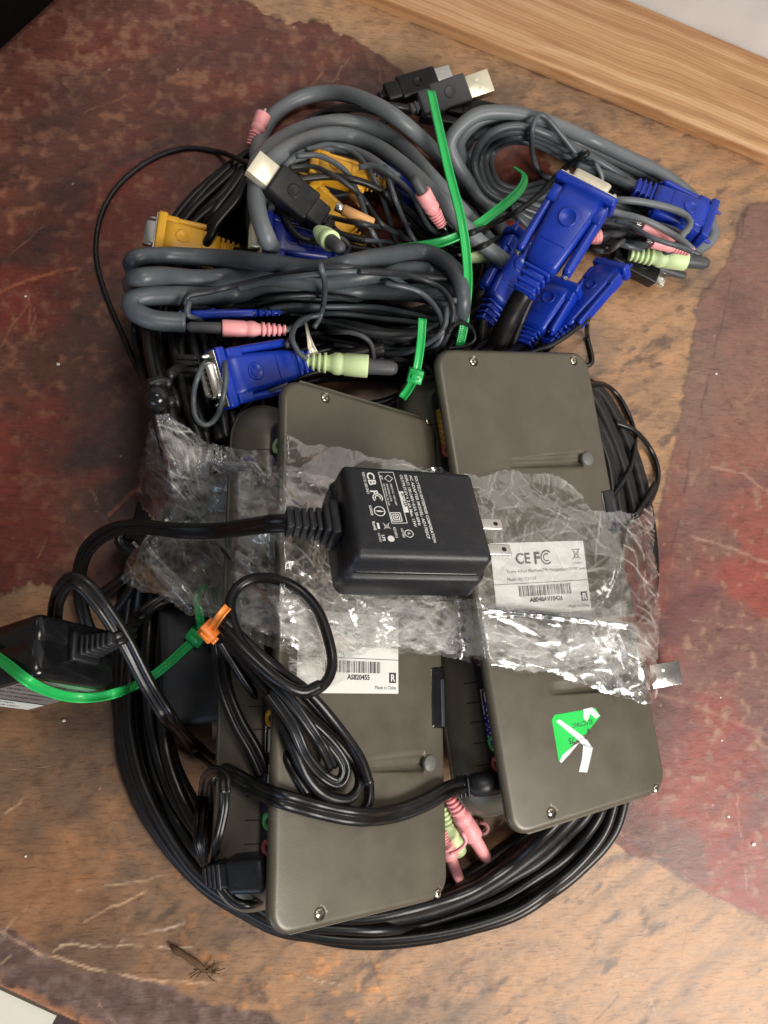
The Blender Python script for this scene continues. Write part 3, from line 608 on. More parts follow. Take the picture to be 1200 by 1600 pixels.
def plate(d, screws, grooves, foot_r=4.4):
    """bottom cover as a fine height field with a rounded rim, finger grooves and screw recesses"""
    rc, fr = 12.0, 3.6
    def lines(half, extra):
        a = list(np.arange(-half, -half + 9, .7)) + list(np.arange(-half + 9, half - 9, 1.9)) + list(np.arange(half - 9, half + .01, .7)) + [half]
        for e in extra: a += list(np.arange(e - 3.4, e + 3.5, .42))
        a = np.array(sorted(a)); return a[np.r_[True, np.diff(a) > .2]]
    xs = lines(DW / 2, [s_[0] for s_ in screws] + [g[0][0] for g in grooves]); ys = lines(DL / 2, [s_[1] for s_ in screws] + [g[0][1] for g in grooves])
    X, Y = np.meshgrid(xs, ys)
    qx, qy = np.abs(X) - (DW / 2 - rc), np.abs(Y) - (DL / 2 - rc); ln = np.hypot(np.maximum(qx, 0), np.maximum(qy, 0)); sd = ln + np.minimum(np.maximum(qx, qy), 0) - rc
    over = sd > 0; sc = np.where(over, rc / np.maximum(ln, 1e-6), 1)
    Xo = np.where(over & (qx > 0) & (qy > 0), np.sign(X) * (DW / 2 - rc + np.maximum(qx, 0) * sc), X); Yo = np.where(over & (qx > 0) & (qy > 0), np.sign(Y) * (DL / 2 - rc + np.maximum(qy, 0) * sc), Y)
    sdc = np.minimum(sd, 0); k = np.clip(sdc + fr, 0, fr); Z = -(fr - np.sqrt(np.maximum(fr * fr - k * k, 0)))
    # gentle crown
    Z = Z - 1.0 * (np.abs(X) / (DW / 2)) ** 6
    for (fx, fy), (tx, ty), wf, wt in grooves:
        e = np.array([tx - fx, ty - fy]); L_ = np.linalg.norm(e); e /= L_; a = (X - fx) * e[0] + (Y - fy) * e[1]; b = -(X - fx) * e[1] + (Y - fy) * e[0]
        hw = np.interp(a, [0, L_], [wf, wt]); t = np.clip(a / L_, 0, 1); dep = 4.0 * (1 - t * .7)
        pr = np.sqrt(np.clip(1 - (b / hw) ** 2, 0, 1)) * np.clip((a + .2) / .5, 0, 1) * np.clip((L_ - a) / 1.0, 0, 1); Z = Z - dep * pr * np.where(b > 0, 1, .75)
    for x, y in screws:
        r = np.hypot(X - x, Y - y); Z = Z - 1.6 * np.clip((3.0 - r) / .35, 0, 1)
    n0, n1 = X.shape; idx = np.arange(n0 * n1).reshape(n0, n1); F4 = np.stack([idx[:-1, :-1], idx[:-1, 1:], idx[1:, 1:], idx[1:, :-1]], -1).reshape(-1, 4)
    me = bpy.data.meshes.new('bottom_cover'); 
    V2, F2 = loft([(1.2, -fr - 1.9), (.2, -fr - 1.6), (0, -fr - 1.2), (0, -fr + .4)], DW, DL, rc, 10, True, False)
    V = np.r_[np.stack([Xo, Yo, Z], -1).reshape(-1, 3), V2]; Fa = [tuple(f) for f in F4.tolist()] + [tuple(i + n0 * n1 for i in f) for f in F2]
    me.from_pydata((xf(V, d.M) * S).tolist(), [], Fa); me.polygons.foreach_set('use_smooth', [True] * len(Fa)); me.materials.append(M['case'])
    o = bpy.data.objects.new('bottom_cover', me); COL.objects.link(o); put(o, d.T)
    for x, y in screws:
        mb = MB(); V, Fc = lathe([(-1.6, 2.1), (-.75, 2.15), (-.35, 1.7), (-.3, .05)], 18, 'z'); mb.add(xf(V + [x, y, 0], d.M), Fc); so = put(mb.build('screw', 'screw'), d.T)
        a = rng.uniform(0, 1.5); ca, sa = math.cos(a), math.sin(a); r2 = np.array([[ca, -sa], [sa, ca]])
        pl = [[tuple(r2 @ np.array(p) + [x, y]) for p in rect(-1.3, -.28, 1.3, .28)], [tuple(r2 @ np.array(p) + [x, y]) for p in rect(-.28, -1.3, .28, 1.3)]]
        flat('cross_slot', pl[:1], 'dark', so, d.M, -.22); flat('cross_slot', pl[1:], 'dark', so, d.M, -.20)
    for (fx, fy), (tx, ty), wf, wt in grooves:
        mb = MB(); V, Fc = lathe([(-3, foot_r), (.3, foot_r), (.8, foot_r - .4), (.85, .1)], 26, 'z'); e = np.array([tx - fx, ty - fy]); e /= np.linalg.norm(e)
        mb.add(xf(V + [fx - e[0] * foot_r * .8, fy - e[1] * foot_r * .8, 0], d.M), Fc); put(mb.build('rubber_foot', 'footrub'), d.T)
def body(d, vents, ports, window, xr):
    prof = [(8, -50), (2, -46), (0, -41), (0, -38), (3, -31.5), (8, -25.5), (13, -21.6), (14.2, -21.2), (15.6, -21.4), (15.8, -4)]
    V, Fc = loft(prof, DW + 4, DL - 5, 24, 9, True, True, (-6, 0)); mb = MB(); mb.add(xf(V, d.M), Fc); put(mb.build('housing', 'shell'), d.T)
    V, Fc = loft([(1.5, -40.6), (-.7, -40.2), (-.7, -38.9), (1.0, -38.4)], DW + 4, DL - 5, 24, 9, True, True, (-6, 0)); mb = MB(); mb.add(xf(V, d.M), Fc); put(mb.build('rim', 'shell'), d.T)
    x0 = -6 - (DW + 4) / 2 + 15.8
    mb = MB(); V, Fc = rbox(.7, DL / 2 - 22, 7.4, .3, 2, (x0 - .5, 0, -13.4)); mb.add(xf(V, d.M), Fc, False); put(mb.build('port_panel', 'panel'), d.T)
    V, Fc = loft([(.4, -21.8), (0, -21.4), (0, -20.9), (.6, -20.7)], 5, DL - 60, .8, 4, True, True, (x0 - 2.0, 0))
    for y in vents:                                # slots moulded across the sloping shoulder
        a = np.array([x0 - 1.8, y, -21.2]); b = np.array([x0 - 8, y, -25.6]); mb = MB(); mb.add(xf([a + [0, .32, .45], a + [0, -.32, .45], b + [0, -.32, .45], b + [0, .32, .45]], d.M), [(0, 1, 2, 3)], False); put(mb.build('vent_slot', 'dark'), d.T)
    for kind, y in ports:
        pm = d.M.copy(); off = xf(np.array([[x0 - 1.2, y, -13.5]]), d.M)[0]; R3 = np.stack([-d.M[:3, 0], d.M[:3, 1], d.M[:3, 2]], 1) @ np.diag([1, -1, 1]); pm[:3, :3] = R3; pm[:3, 3] = off
        if kind in ('blue', 'orangev'):
            mb = MB(); V, Fc = rbox(1.6, 12, 4.6, .8, 2); mb.add(xf(V, pm), Fc); po = put(mb.build('video_port', 'blue' if kind == 'blue' else 'yellow'), d.T); mb = MB()
            for i in range(3):
                for j in range(6):
                    V, Fc = rbox(.2, .5, .5, .2, 1, (1.75, -8.5 + j * 3.2 + (i % 2) * 1.4, -2.6 + 2.4 * i)); mb.add(xf(V, pm), Fc)
            put(mb.build('pin_holes', 'steel'), po)
        elif kind == 'usb':
            mb = MB()
            for yy, zz, hy, hz in ((0, 3.6, 7.2, .4), (0, -3.6, 7.2, .4), (7, 0, .4, 3.6), (-7, 0, .4, 3.6)): V, Fc = rbox(1.2, hy, hz, .2, 1, (.6, yy, zz)); mb.add(xf(V, pm), Fc)
            po = put(mb.build('usb_port', 'steel'), d.T); mb = MB(); V, Fc = rbox(.8, 5.5, 1.0, .2, 1, (.8, 0, 0)); mb.add(xf(V, pm), Fc); put(mb.build('tongue', 'white'), po)
        else:
            mt = {'gjack': 'jackg', 'pjack': 'jackp', 'ojack': 'yellow', 'yjack': 'mint'}[kind]
            V, Fc = lathe([(0, 4.2), (1.6, 4.2), (2, 3.8), (2, 2), (.8, 1.8)], 20); mb = MB(); mb.add(xf(V, pm), Fc); po = put(mb.build('audio_port', mt), d.T); V, Fc = lathe([(1.0, 1.8), (1.05, .05)], 12); mb = MB(); mb.add(xf(V, pm), Fc); put(mb.build('jack_hole', 'dark'), po)
    if window:
        y0, y1 = window; mb = MB(); V, Fc = rbox(6.5, (y1 - y0) / 2, 12, 2.6, 4, (DW / 2 - 5.9 + xr, (y0 + y1) / 2, -12.6 + .9)); mb.add(xf(V, d.M), Fc); wo = put(mb.build('sensor_window', 'blackg'), d.T)
        mb = MB(); V, Fc = rbox(1.4, (y1 - y0) / 2 * .75, 1, .5, 2, (DW / 2 - 3.0 + xr, (y0 + y1) / 2 - 3, -1 + .45)); mb.add(xf(V, d.M), Fc); put(mb.build('tinted_strip', 'panel'), wo)
DEVL = device([-8.3, -67.7, 92.0], [[0.7639, -0.0068, 0.6453], [-0.1412, 0.974, 0.1774], [-0.6297, -0.2266, 0.743]], 'taupe switch box on the left, white label corner showing below the plastic film', .972)
DEVR = device([98.5, -34.9, 56.2], [[0.8922, -0.1438, 0.428], [0.073, 0.9814, 0.1777], [-0.4456, -0.1273, 0.8861]], 'taupe switch box on the right with torn green price sticker', 1.018)
def grv(d, f, t, wf=4.4, wt=3.0):
    a, b = d.loc(*f), d.loc(*t); return (a, b, wf, wt)
plate(DEVL, [DEVL.loc(*p) for p in ((509, 621), (671, 658), (500, 1428), (686, 1397))], [grv(DEVL, (664, 1193), (572, 1198)), grv(DEVL, (640, 800), (560, 790))])
plate(DEVR, [DEVR.loc(*p) for p in ((740, 564), (897, 563), (862, 1270), (1027, 1233))], [grv(DEVR, (911, 717), (797, 724)), grv(DEVR, (962, 1068), (862, 1078))])
def yv(d, px, py): return d.locp(px, py, -DW / 2 + 4)[0]
body(DEVL, [yv(DEVL, 410, y) for y in (1104, 1140, 1176, 1246, 1284, 1322, 740, 705)], [('ojack', yv(DEVL, 424, 1122)), ('usb', yv(DEVL, 424, 1158)), ('usb', yv(DEVL, 424, 1215)), ('gjack', yv(DEVL, 424, 1286)), ('pjack', yv(DEVL, 424, 1330)), ('yjack', yv(DEVL, 432, 695)), ('pjack', yv(DEVL, 432, 745))],
     (DEVL.loc(680, 1140)[1], DEVL.loc(680, 1040)[1]), .4)
body(DEVR, [yv(DEVR, 750, y) for y in (1067, 1098, 1128, 1160, 1193, 1010, 620)], [('usb', yv(DEVR, 760, 1098)), ('blue', yv(DEVR, 768, 1130)), ('gjack', yv(DEVR, 772, 1163)), ('pjack', yv(DEVR, 776, 1196)), ('orangev', yv(DEVR, 690, 668)), ('pjack', yv(DEVR, 690, 705))],
     (DEVR.loc(940, 838)[1], DEVR.loc(935, 765)[1]), .4)
# labels
def label_frame(d, br, ang_pts):
    a = np.array(d.loc(*ang_pts[0])); b = np.array(d.loc(*ang_pts[1])); e = (b - a) / np.linalg.norm(b - a); o_ = d.loc(*br)
    Mx = np.eye(4); L_ = np.eye(4); L_[:3, 0] = (e[0], e[1], 0); L_[:3, 1] = (-e[1], e[0], 0); L_[:3, 3] = (o_[0], o_[1], 0); return d.M @ L_
LW, LH = 66, 41
BAR = np.random.default_rng(3)
def maker_label(d, Mx, serial, full):
    lb = flat('maker_label', [rect(-LW, 0, 0, LH)], 'paper', d.T, Mx, .22, .22)
    z = .3
    flat('rule_line', [rect(-LW, 17.6, 0, 17.9)], 'ink', lb, Mx, z)
    bars = []; x = -LW + 16
    while x < -13: w_ = BAR.choice([.25, .4, .75]); bars.append(rect(x, 10.4, x + w_, 16.4)); x += w_ + BAR.choice([.25, .4, .7])
    flat('barcode', bars, 'ink', lb, Mx, z)
    text(serial, 3.6, -20, 7.0, 'ink', lb, Mx, .12, 'RIGHT', z=z)
    text('Made in China', 2.7, -1.6, 2.2, 'ink', lb, Mx, .0, 'RIGHT', squeeze=.95, z=z)
    flat('emblem', [rect(-6.6, 5.6, -1.7, 11)], 'ink', lb, Mx, z); text('R', 5.2, -4.1, 6.5, 'paper', lb, Mx, .15, 'CENTER', z=z + .06)
    if full:
        text('CE', 8.5, -50, 29, 'ink', lb, Mx, .25, z=z); text('F', 9.5, -37.4, 28.6, 'ink', lb, Mx, .35, z=z)
        flat('approval_mark', ringpoly(-28.2, 32, 4.3, .9, 18, 45, 315) + ringpoly(-28.2, 32, 2.5, .8, 14, 50, 310), 'ink', lb, Mx, z)
        flat('bin_symbol', linepoly([(-9.5, 36.5), (-3.5, 30)], .35) + linepoly([(-3.5, 36.5), (-9.5, 30)], .35) + linepoly([(-8.4, 36), (-7.6, 31.2), (-5.2, 31.2), (-4.6, 36), (-8.4, 36)], .4), 'ink', lb, Mx, z + .03)
        text('Theme 4-Port MiniView(TM) Multiplatform KVMP Switch', 2.6, -57, 23.8, 'ink', lb, Mx, .0, squeeze=.95, z=z)
        text('Model No.: CS1734', 2.6, -57, 19.4 + 0, 'ink', lb, Mx, .0, squeeze=.95, z=z); text('COMPLY', 1.9, -6.2, 27.2, 'ink', lb, Mx, 0, 'CENTER', z=z)
    return lb
maker_label(DEVR, label_frame(DEVR, (924, 953), [(760, 966), (924, 953)]), 'A8048AV10426', True)
maker_label(DEVL, label_frame(DEVL, (622, 1084), [(500, 1083), (622, 1084)]), 'AS820455', True)
# torn green price sticker
gp = lambda pts: [DEVR.loc(*p) for p in pts]
st = flat('price_sticker', [gp([(862, 1125), (866, 1117), (930, 1106), (938, 1119), (915, 1147), (905, 1152), (893, 1165), (884, 1180), (873, 1190)])], 'sgreen', DEVR.T, DEVR.M, .16, .16)
tp = [[(868, 1127), (874, 1124), (913, 1152), (905, 1158)], [(909, 1152), (917, 1156), (926, 1170), (914, 1166), (905, 1160)], [(911, 1162), (926, 1168), (917, 1207), (904, 1206), (909, 1185)], [(874, 1190), (878, 1180), (897, 1164), (905, 1160), (890, 1178), (877, 1192)], [(911, 1108), (925, 1105), (937, 1118), (930, 1123), (922, 1115), (917, 1128), (911, 1122)]]
flat('torn_backing', [gp(t) for t in tp], 'torn', st, DEVR.M, .26, .1)
L_ = np.eye(4); a = np.array(DEVR.loc(935, 1122)); b = np.array(DEVR.loc(880, 1134)); e = (b - a) / np.linalg.norm(b - a); L_[:3, 0] = (*e, 0); L_[:3, 1] = (-e[1], e[0], 0); L_[:3, 3] = (*DEVR.loc(925, 1124), 0)
LM = DEVR.M @ L_; text('ELECTRIC', 3.4, 0, 0, 'ink', st, LM, .03, z=.2); text('.75', 4.4, 13.5, 7.4, 'ink', st, LM, .08, z=.2); text('$', 3.5, 3.0, 4.8, 'ink', st, LM, .08, z=.2)

# ------------------------------------------------------------------ plugs and connectors
def capsule_stamp(A, B, rmm, hmm):
    for t in np.linspace(0, 1, 14):
        p = A * (1 - t) + B * t; x, y = proj(p); stamp_disc(x, y, rmm / (depth_at(p) / F), p[2] + hmm)
def pt(p, r=0): 
    if len(p) > 2: return P(*p)
    z = top_at(p[0], p[1], 10) + r; return P(p[0], p[1], z)
def ribs(mb, Mx, x0, x1, hy0, hz0, hy1, hz1, n, core=.72):
    """strain relief of n ribs between x0 and x1 with a thinner core"""
    V, Fc = rbox((x1 - x0) / 2, (hy0 + hy1) / 2 * core, (hz0 + hz1) / 2 * core, 1.2, 3, ((x0 + x1) / 2, 0, 0)); mb.add(xf(V, Mx), Fc)
    st_ = (x1 - x0) / n
    for i in range(n):
        t = (i + .5) / n; hy = hy0 * (1 - t) + hy1 * t; hz = hz0 * (1 - t) + hz1 * t
        V, Fc = rbox(abs(st_) * .3, hy, hz, min(hy, hz) * .7, 3, (x0 + st_ * (i + .5), 0, 0)); mb.add(xf(V, Mx), Fc)
def video_plug(label, A, B, wpx, mat='blue', roll=0.0, name='video_plug', tail=None, tailw=24, tailmat='black', shell=True, steelmat='steel', group=None, up=(0, 0, 1)):
    A, B = pt(A, 9), pt(B, 8); L_ = np.linalg.norm(A - B); w_ = wpx * depth_at(A) / F / 2; h_ = w_ * .43; Mx = frame(A, B, roll, up); T = thing(name, label, 'connector', A, group)
    mb = MB(); fl = min(.12 * L_, 6)
    V, Fc = rbox(fl / 2, w_, h_, 1.6, 3, (-fl / 2, 0, 0)); mb.add(xf(V, Mx), Fc)
    # body tapering in width and thickness
    st_ = [(-fl * .8, .70, .95), (-.22 * L_, .68, .92), (-.45 * L_, .62, .88), (-.66 * L_, .55, .78), (-.72 * L_, .50, .70)]
    V = []; 
    for x, a, b in st_:
        q = rr_outline(2 * w_ * a, 2 * h_ * b, h_ * .45, 0, 4); V.append(np.c_[np.full(len(q), x), q[:, 0], q[:, 1]])
    m = len(q); Fc = [(i * m + j, i * m + (j + 1) % m, (i + 1) * m + (j + 1) % m, (i + 1) * m + j)[::-1] for i in range(len(st_) - 1) for j in range(m)] + [tuple(range(m)), tuple((len(st_) - 1) * m + j for j in range(m))[::-1]]
    Fc = [tuple(f[::-1]) for f in Fc]; mb.add(xf(np.concatenate(V), Mx), Fc)
    # raised ring and bead on both faces
    for s_ in (1, -1):
        V, Fc = lathe([(0, w_ * .30), (.7, w_ * .29), (.7, w_ * .24), (.25, w_ * .21), (.2, .05)], 22, 'z'); V = V * [1, 1, s_] + [-.30 * L_, 0, s_ * h_ * .89]
        if s_ < 0: Fc = [f[::-1] for f in Fc]
        mb.add(xf(V, Mx), Fc)
        V, Fc = rbox(.3, w_ * .42, .6, .3, 2, (-.52 * L_, 0, s_ * h_ * .84)); mb.add(xf(V, Mx), Fc)
    # side channels
    for s_ in (1, -1):
        V, Fc = rbox(.28 * L_, w_ * .14, h_ * .66, w_ * .13, 4, (-.40 * L_, s_ * w_ * .80, 0)); mb.add(xf(V, Mx), Fc)
        V, Fc = rbox(.07 * L_, w_ * .18, h_ * .8, 1.2, 3, (-.17 * L_, s_ * w_ * .74, 0)); mb.add(xf(V, Mx), Fc)
    put(mb.build('hood', mat), T)
    for s_ in (1, -1):
        prof = [(-.70 * L_, .5), (-.70 * L_, w_ * .10), (-.60 * L_, w_ * .12), (-.60 * L_, w_ * .07), (3.0, w_ * .07), (4.6, w_ * .05), (5, .1)]
        V, Fc = lathe(prof, 12); mb = MB(); mb.add(xf(V + [0, s_ * w_ * .80, 0], Mx), Fc); put(mb.build('thumbscrew', mat if not shell else 'steel'), T)
    mb = MB(); ribs(mb, Mx, -.72 * L_, -.96 * L_, w_ * .46, h_ * .72, w_ * .34, h_ * .6, 4, .75); put(mb.build('strain_relief', mat), T)
    if shell:
        mb = MB(); V, Fc = rbox(.5, w_ * .93, h_ * .82, .4, 2, (.3, 0, 0)); mb.add(xf(V, Mx), Fc)
        r_ = [(0, 0), (6.2, 0), (6.2, -.5), (.8, -.5)]; o2 = rr_outline(2 * w_ * .56, 2 * h_ * .56, h_ * .3, 0, 5); V = []
        o2[:, 0] *= (1 + .06 * np.sign(o2[:, 1]))
        for x, ins in r_: q = o2 * (1 - (.09 if ins else 0)); V.append(np.c_[np.full(len(q), x + .4), q])
        m = len(o2); Fc = [(i * m + j, (i + 1) * m + j, (i + 1) * m + (j + 1) % m, i * m + (j + 1) % m)[::-1] for i in range(3) for j in range(m)]; mb.add(xf(np.concatenate(V), Mx), Fc)
        ms = put(mb.build('metal_shell', steelmat), T)
        mb = MB(); V, Fc = rbox(.8, w_ * .5, h_ * .48, .3, 2, (1.0, 0, 0)); mb.add(xf(V, Mx), Fc); put(mb.build('insulator', 'dark' if mat != 'yellow' else 'panel'), ms)
        mb = MB()
        for j in range(3):
            for i in range(5): V, Fc = lathe([(1.5, .42), (5.0, .42), (5.4, .2)], 6); mb.add(xf(V + [0, (i - 2) * w_ * .19 + (j % 2) * w_ * .06, (j - 1) * h_ * .3], Mx), Fc)
        put(mb.build('pins', 'gold'), ms)
    if tail: cable('cord', [tuple([*proj(A + (B - A) * .9)]) + ((A + (B - A) * .9)[2],), *tail], tailw, tailmat, T)
    capsule_stamp(A, B, w_ * .7, h_ * .9); return T
def usb_plug(label, A, B, wpx=33, bodymat='black', steelmat='steel', roll=0.0, tail=None, tailw=11, tailmat='black', metal=.27, group=None, marks=None, bulge=False):
    A, B = pt(A, 5), pt(B, 5); L_ = np.linalg.norm(A - B); w_ = wpx * depth_at(A) / F / 2; h_ = w_ * .40; Mx = frame(A, B, roll); T = thing('usb_plug', label, 'connector', A, group); ml = metal * L_
    mb = MB()
    for yy, zz, hy, hz in ((0, h_ - .25, w_, .25), (0, -h_ + .25, w_, .25), (w_ - .25, 0, .25, h_), (-w_ + .25, 0, .25, h_)):
        V, Fc = rbox(ml / 2, hy, hz, .25, 2, (-ml / 2, yy, zz)); mb.add(xf(V, Mx), Fc)
    sh = put(mb.build('metal_shell', steelmat), T)
    for s_ in (1, -1): flat('shell_hole', [rect(-ml * .62, s_ * w_ * .38 - .9, -ml * .62 + 2.2, s_ * w_ * .38 + .9)], 'cream' if steelmat != 'steel' else 'white', sh, Mx, h_ + .03)
    mb = MB(); V, Fc = rbox(ml * .45, w_ * .85, h_ * .42, .2, 2, (-ml * .5, 0, -h_ * .35)); mb.add(xf(V, Mx), Fc); put(mb.build('contact_tongue', 'white'), sh)
    mb = MB(); bl = L_ * (.72 - metal)
    V, Fc = rbox(bl / 2, w_ * 1.28, h_ * 1.75, 1.7, 4, (-ml - bl / 2, 0, 0)); mb.add(xf(V, Mx), Fc)
    V, Fc = rbox(bl * .22, w_ * 1.0, h_ * 1.55, 1.7, 4, (-ml - bl - bl * .12, 0, 0)); mb.add(xf(V, Mx), Fc)
    V, Fc = lathe([(0, w_ * .55), (.4, w_ * .55), (.4, w_ * .42), (.15, w_ * .38), (.1, .05)], 18, 'z'); mb.add(xf(V + [-ml - bl * .5, 0, h_ * 1.75 - .1], Mx), Fc)
    put(mb.build('grip', bodymat), T); mb = MB(); ribs(mb, Mx, -L_ * .78, -L_, w_ * .6, h_ * 1.3, w_ * .36, h_ * .9, 4); put(mb.build('strain_relief', bodymat), T)
    if tail: cable('cord', [tuple([*proj(B)]) + (B[2],), *tail], tailw, tailmat, T)
    capsule_stamp(A, B, w_, h_ * 1.7); return T
def audio_plug(label, A, B, wpx, mat, cap=None, tether=None, tail=None, tailw=9, tailmat='greyd', caplen=.28, group=None, capmat='greyc', tethermat=None):
    """A = tip end (with cap), B = cord end"""
    A, B = pt(A, 5), pt(B, 5); L_ = np.linalg.norm(A - B); r_ = wpx * depth_at(A) / F / 2; Mx = frame(A, B); T = thing('audio_plug', label, 'connector', A, group); cl = caplen * L_ if cap else 0
    if cap:
        V, Fc = lathe([(0, .1), (-r_ * .12, r_ * .42), (-r_ * .5, r_ * .62), (-cl, r_ * .70), (-cl - .6, r_ * .70)], 18); mb = MB(); mb.add(xf(V, Mx), Fc); put(mb.build('dust_cap', capmat), T)
    else:
        V, Fc = lathe([(0, .1), (-1, 1.2), (-2.2, 1.0), (-3, 1.75), (-9, 1.75)], 14); mb = MB(); mb.add(xf(V + [4, 0, 0], Mx), Fc); put(mb.build('jack_pin', 'steel'), T)
    a, b = -cl, -L_; l_ = b - a
    prof = [(a, r_ * .6), (a, r_ * .95), (a + l_ * .02, r_), (a + l_ * .34, r_ * .97), (a + l_ * .36, r_ * .90), (a + l_ * .40, r_ * .90), (a + l_ * .42, r_ * .97), (a + l_ * .50, r_ * .95), (a + l_ * .54, r_ * .82), (a + l_ * .58, r_ * .70), (a + l_ * .97, r_ * .40), (b, .1)]
    V, Fc = lathe(prof, 20); mb = MB(); mb.add(xf(V, Mx), Fc); put(mb.build('barrel', mat), T)
    mb = MB()
    for i in range(5):
        x = a + l_ * (.62 + .085 * i); rr = r_ * (.88 - .06 * i); V, Fc = lathe([(x, rr * .5), (x, rr), (x + l_ * .045, rr), (x + l_ * .045, rr * .5)], 16); mb.add(xf(V, Mx), Fc)
    put(mb.build('strain_relief', mat), T)
    if tether: cable('cap_tether', tether, 8, tethermat or capmat, T, sag=1)
    if tail: cable('cord', [tuple([*proj(B)]) + (B[2],), *tail], tailw, tailmat, T)
    capsule_stamp(A, B, r_ * .9, r_ * .8); return T
def zip_tie(label, pts, wpx, mat='green', head=None, group=None, twist=0.0, headang=None, headsize=1.0, teeth=None):
    T = thing('zip_tie', label, 'zip tie', P(*pts[0]) if len(pts[0]) > 2 else P(*pts[0], 0), group)
    W3 = None; q, W3 = path3(pts, wpx, False, .6, 2.0, 4.0); r = wpx / 2 * depth_at(W3[len(W3) // 2]) / F; tw = np.interp(np.linspace(0, 1, len(W3)), np.linspace(0, 1, len(twist)), twist) if isinstance(twist, tuple) else twist
    mb = MB(); sweep(mb, W3, section('strip', r, 10), False, tw); put(mb.build('strap', mat), T)
    for (x, y), p in zip(q, W3): stamp_disc(x, y, wpx / 2 * .8, p[2] + .5)
    if head is not None:
        i = int(head * (len(W3) - 1)); i = min(max(i, 2), len(W3) - 3); Mx = frame(W3[i] + (W3[i + 2] - W3[i - 2]) * .01, W3[i - 2]); hs = r * 1.55 * headsize; mb = MB()
        V, Fc = loft([(.5, -hs), (0, -hs + .4), (0, hs * .8), (.5, hs)], 2 * hs, 2 * hs * 1.1, .7, 4); mb.add(xf(V, Mx), Fc)
        V, Fc = rbox(hs * .32, hs * .62, hs * .2, .3, 2, (0, 0, hs + .1)); mb.add(xf(V, Mx), Fc); put(mb.build('head', mat), T)
    if teeth:
        mb = MB(); i0, i1 = int(teeth[0] * (len(W3) - 1)), int(teeth[1] * (len(W3) - 1)); seg = W3[i0:i1]; ln = np.r_[0, np.cumsum(np.linalg.norm(np.diff(seg, axis=0), axis=1))]
        twv = np.broadcast_to(np.asarray(tw, float), (len(W3),))[i0:i1]
        for s_ in np.arange(.6, ln[-1], 1.3):
            c = np.array([np.interp(s_, ln, seg[:, k]) for k in range(3)]); c2 = np.array([np.interp(s_ + .3, ln, seg[:, k]) for k in range(3)])
            t_ = c2 - c
            if np.linalg.norm(t_) < 1e-4: continue
            Mx = frame(c2, c, float(np.interp(s_, ln, -twv))); V, Fc = rbox(.28, r * .55, .25, .1, 1, (0, 0, r * .2)); mb.add(xf(V, Mx), Fc)
        put(mb.build('teeth', mat), T)
    return T
def cord(label, pts, wpx, mat='blacks', name='cord', cat='cord', group=None, **kw):
    o = cable(name, pts, wpx, mat, None, **kw); tag(o, label, cat, group); return o

# ================================================================== the pile, bottom layers first
# big black ring of cable under everything
outer = [(186, 1000), (184, 1100), (200, 1200), (240, 1290), (303, 1367), (375, 1420), (455, 1455), (560, 1472), (680, 1464), (790, 1432), (880, 1380), (942, 1320), (966, 1270), (975, 1200), (985, 1000), (990, 850), (985, 740), (955, 660), (905, 600), (820, 560), (700, 520), (560, 505), (430, 540), (320, 610), (250, 720), (208, 860)]
inner = [(256, 1000), (254, 1100), (264, 1180), (296, 1255), (352, 1335), (420, 1392), (470, 1418), (560, 1425), (650, 1405), (722, 1372), (790, 1325), (840, 1285), (880, 1240), (900, 1150), (905, 1000), (905, 850), (900, 740), (880, 680), (850, 640), (780, 600), (700, 580), (560, 570), (450, 600), (370, 660), (300, 740), (268, 860)]
def ring_coil(label, ts, wpx, mat, wob=2.5, zoff=0):
    T = thing('cable_coil', label, 'cable', P(560, 1460, 0)); A_, B_ = np.array(outer, float), np.array(inner, float)
    for t in ts:
        ph = rng.uniform(0, 6.28); tt = np.clip(t + .16 * np.sin(np.linspace(0, 2 * math.pi, len(A_), endpoint=False) * 1.0 + ph), 0, 1)[:, None]
        cable('turn', [tuple(p) for p in A_ * (1 - tt) + B_ * tt + rng.uniform(-wob, wob, A_.shape)], wpx, mat, T, True, zoff=zoff, wob=2, sides=12)
ring_coil('big ring of thick black cable lying on the table under both switch boxes', (.10, .34, .58, .80, 1.0), 21, 'black')
ring_coil('thinner black cable ring along the left and bottom outer edge of the pile', (.02, .22, .45, .70, .92), 17, 'blacks')
# thick black jacket bundle bulging at the right of the right box
T = thing('cable_coil', 'black cable bundle hugging the upper right edge of the right switch box', 'cable', P(985, 750, 0))
for k, (dx, z_) in enumerate(((-26, 26), (-6, 24), (14, 13), (-40, 12), (-16, 10))):
    cable('turn', [(x + dx, y, z_) for x, y in ((880, 590), (925, 620), (958, 680), (982, 750), (998, 830), (1002, 900), (990, 970))], 27, 'black', T, sides=14, wob=1.5)
# black cables at upper left
coil('cable_coil', 'black cable loops fanning from the pink plug down the upper left side', 'cable', [(392, 250), (340, 290), (285, 345), (245, 420), (238, 520), (262, 610), (290, 700), (330, 690), (335, 600), (330, 500), (345, 400), (385, 320)], [12, 4, -4, -12, -20], 15, 'black', 4)
coil('cable_coil', 'second black cable bundle crossing behind the yellow video plug', 'cable', [(400, 262), (370, 310), (330, 360), (300, 420), (285, 520), (300, 620), (320, 700), (380, 640), (400, 520), (410, 400), (415, 320)], [10, 2, -8], 17, 'blacks', 4)
coil('cable_coil', 'dark cable tangle filling the gap above the left switch box', 'cable', [(440, 600), (500, 575), (580, 575), (640, 575), (665, 590), (650, 615), (590, 640), (480, 650), (420, 630)], [14, 4, -6, -16], 15, 'black', 6)
coil('cable_coil', 'dark slate cable tangle in the middle of the upper pile', 'cable', [(420, 330), (500, 300), (600, 290), (700, 330), (740, 400), (700, 480), (600, 500), (500, 470), (430, 420)], [18, 8, -4, -16, -26], 16, 'greyk', 8)
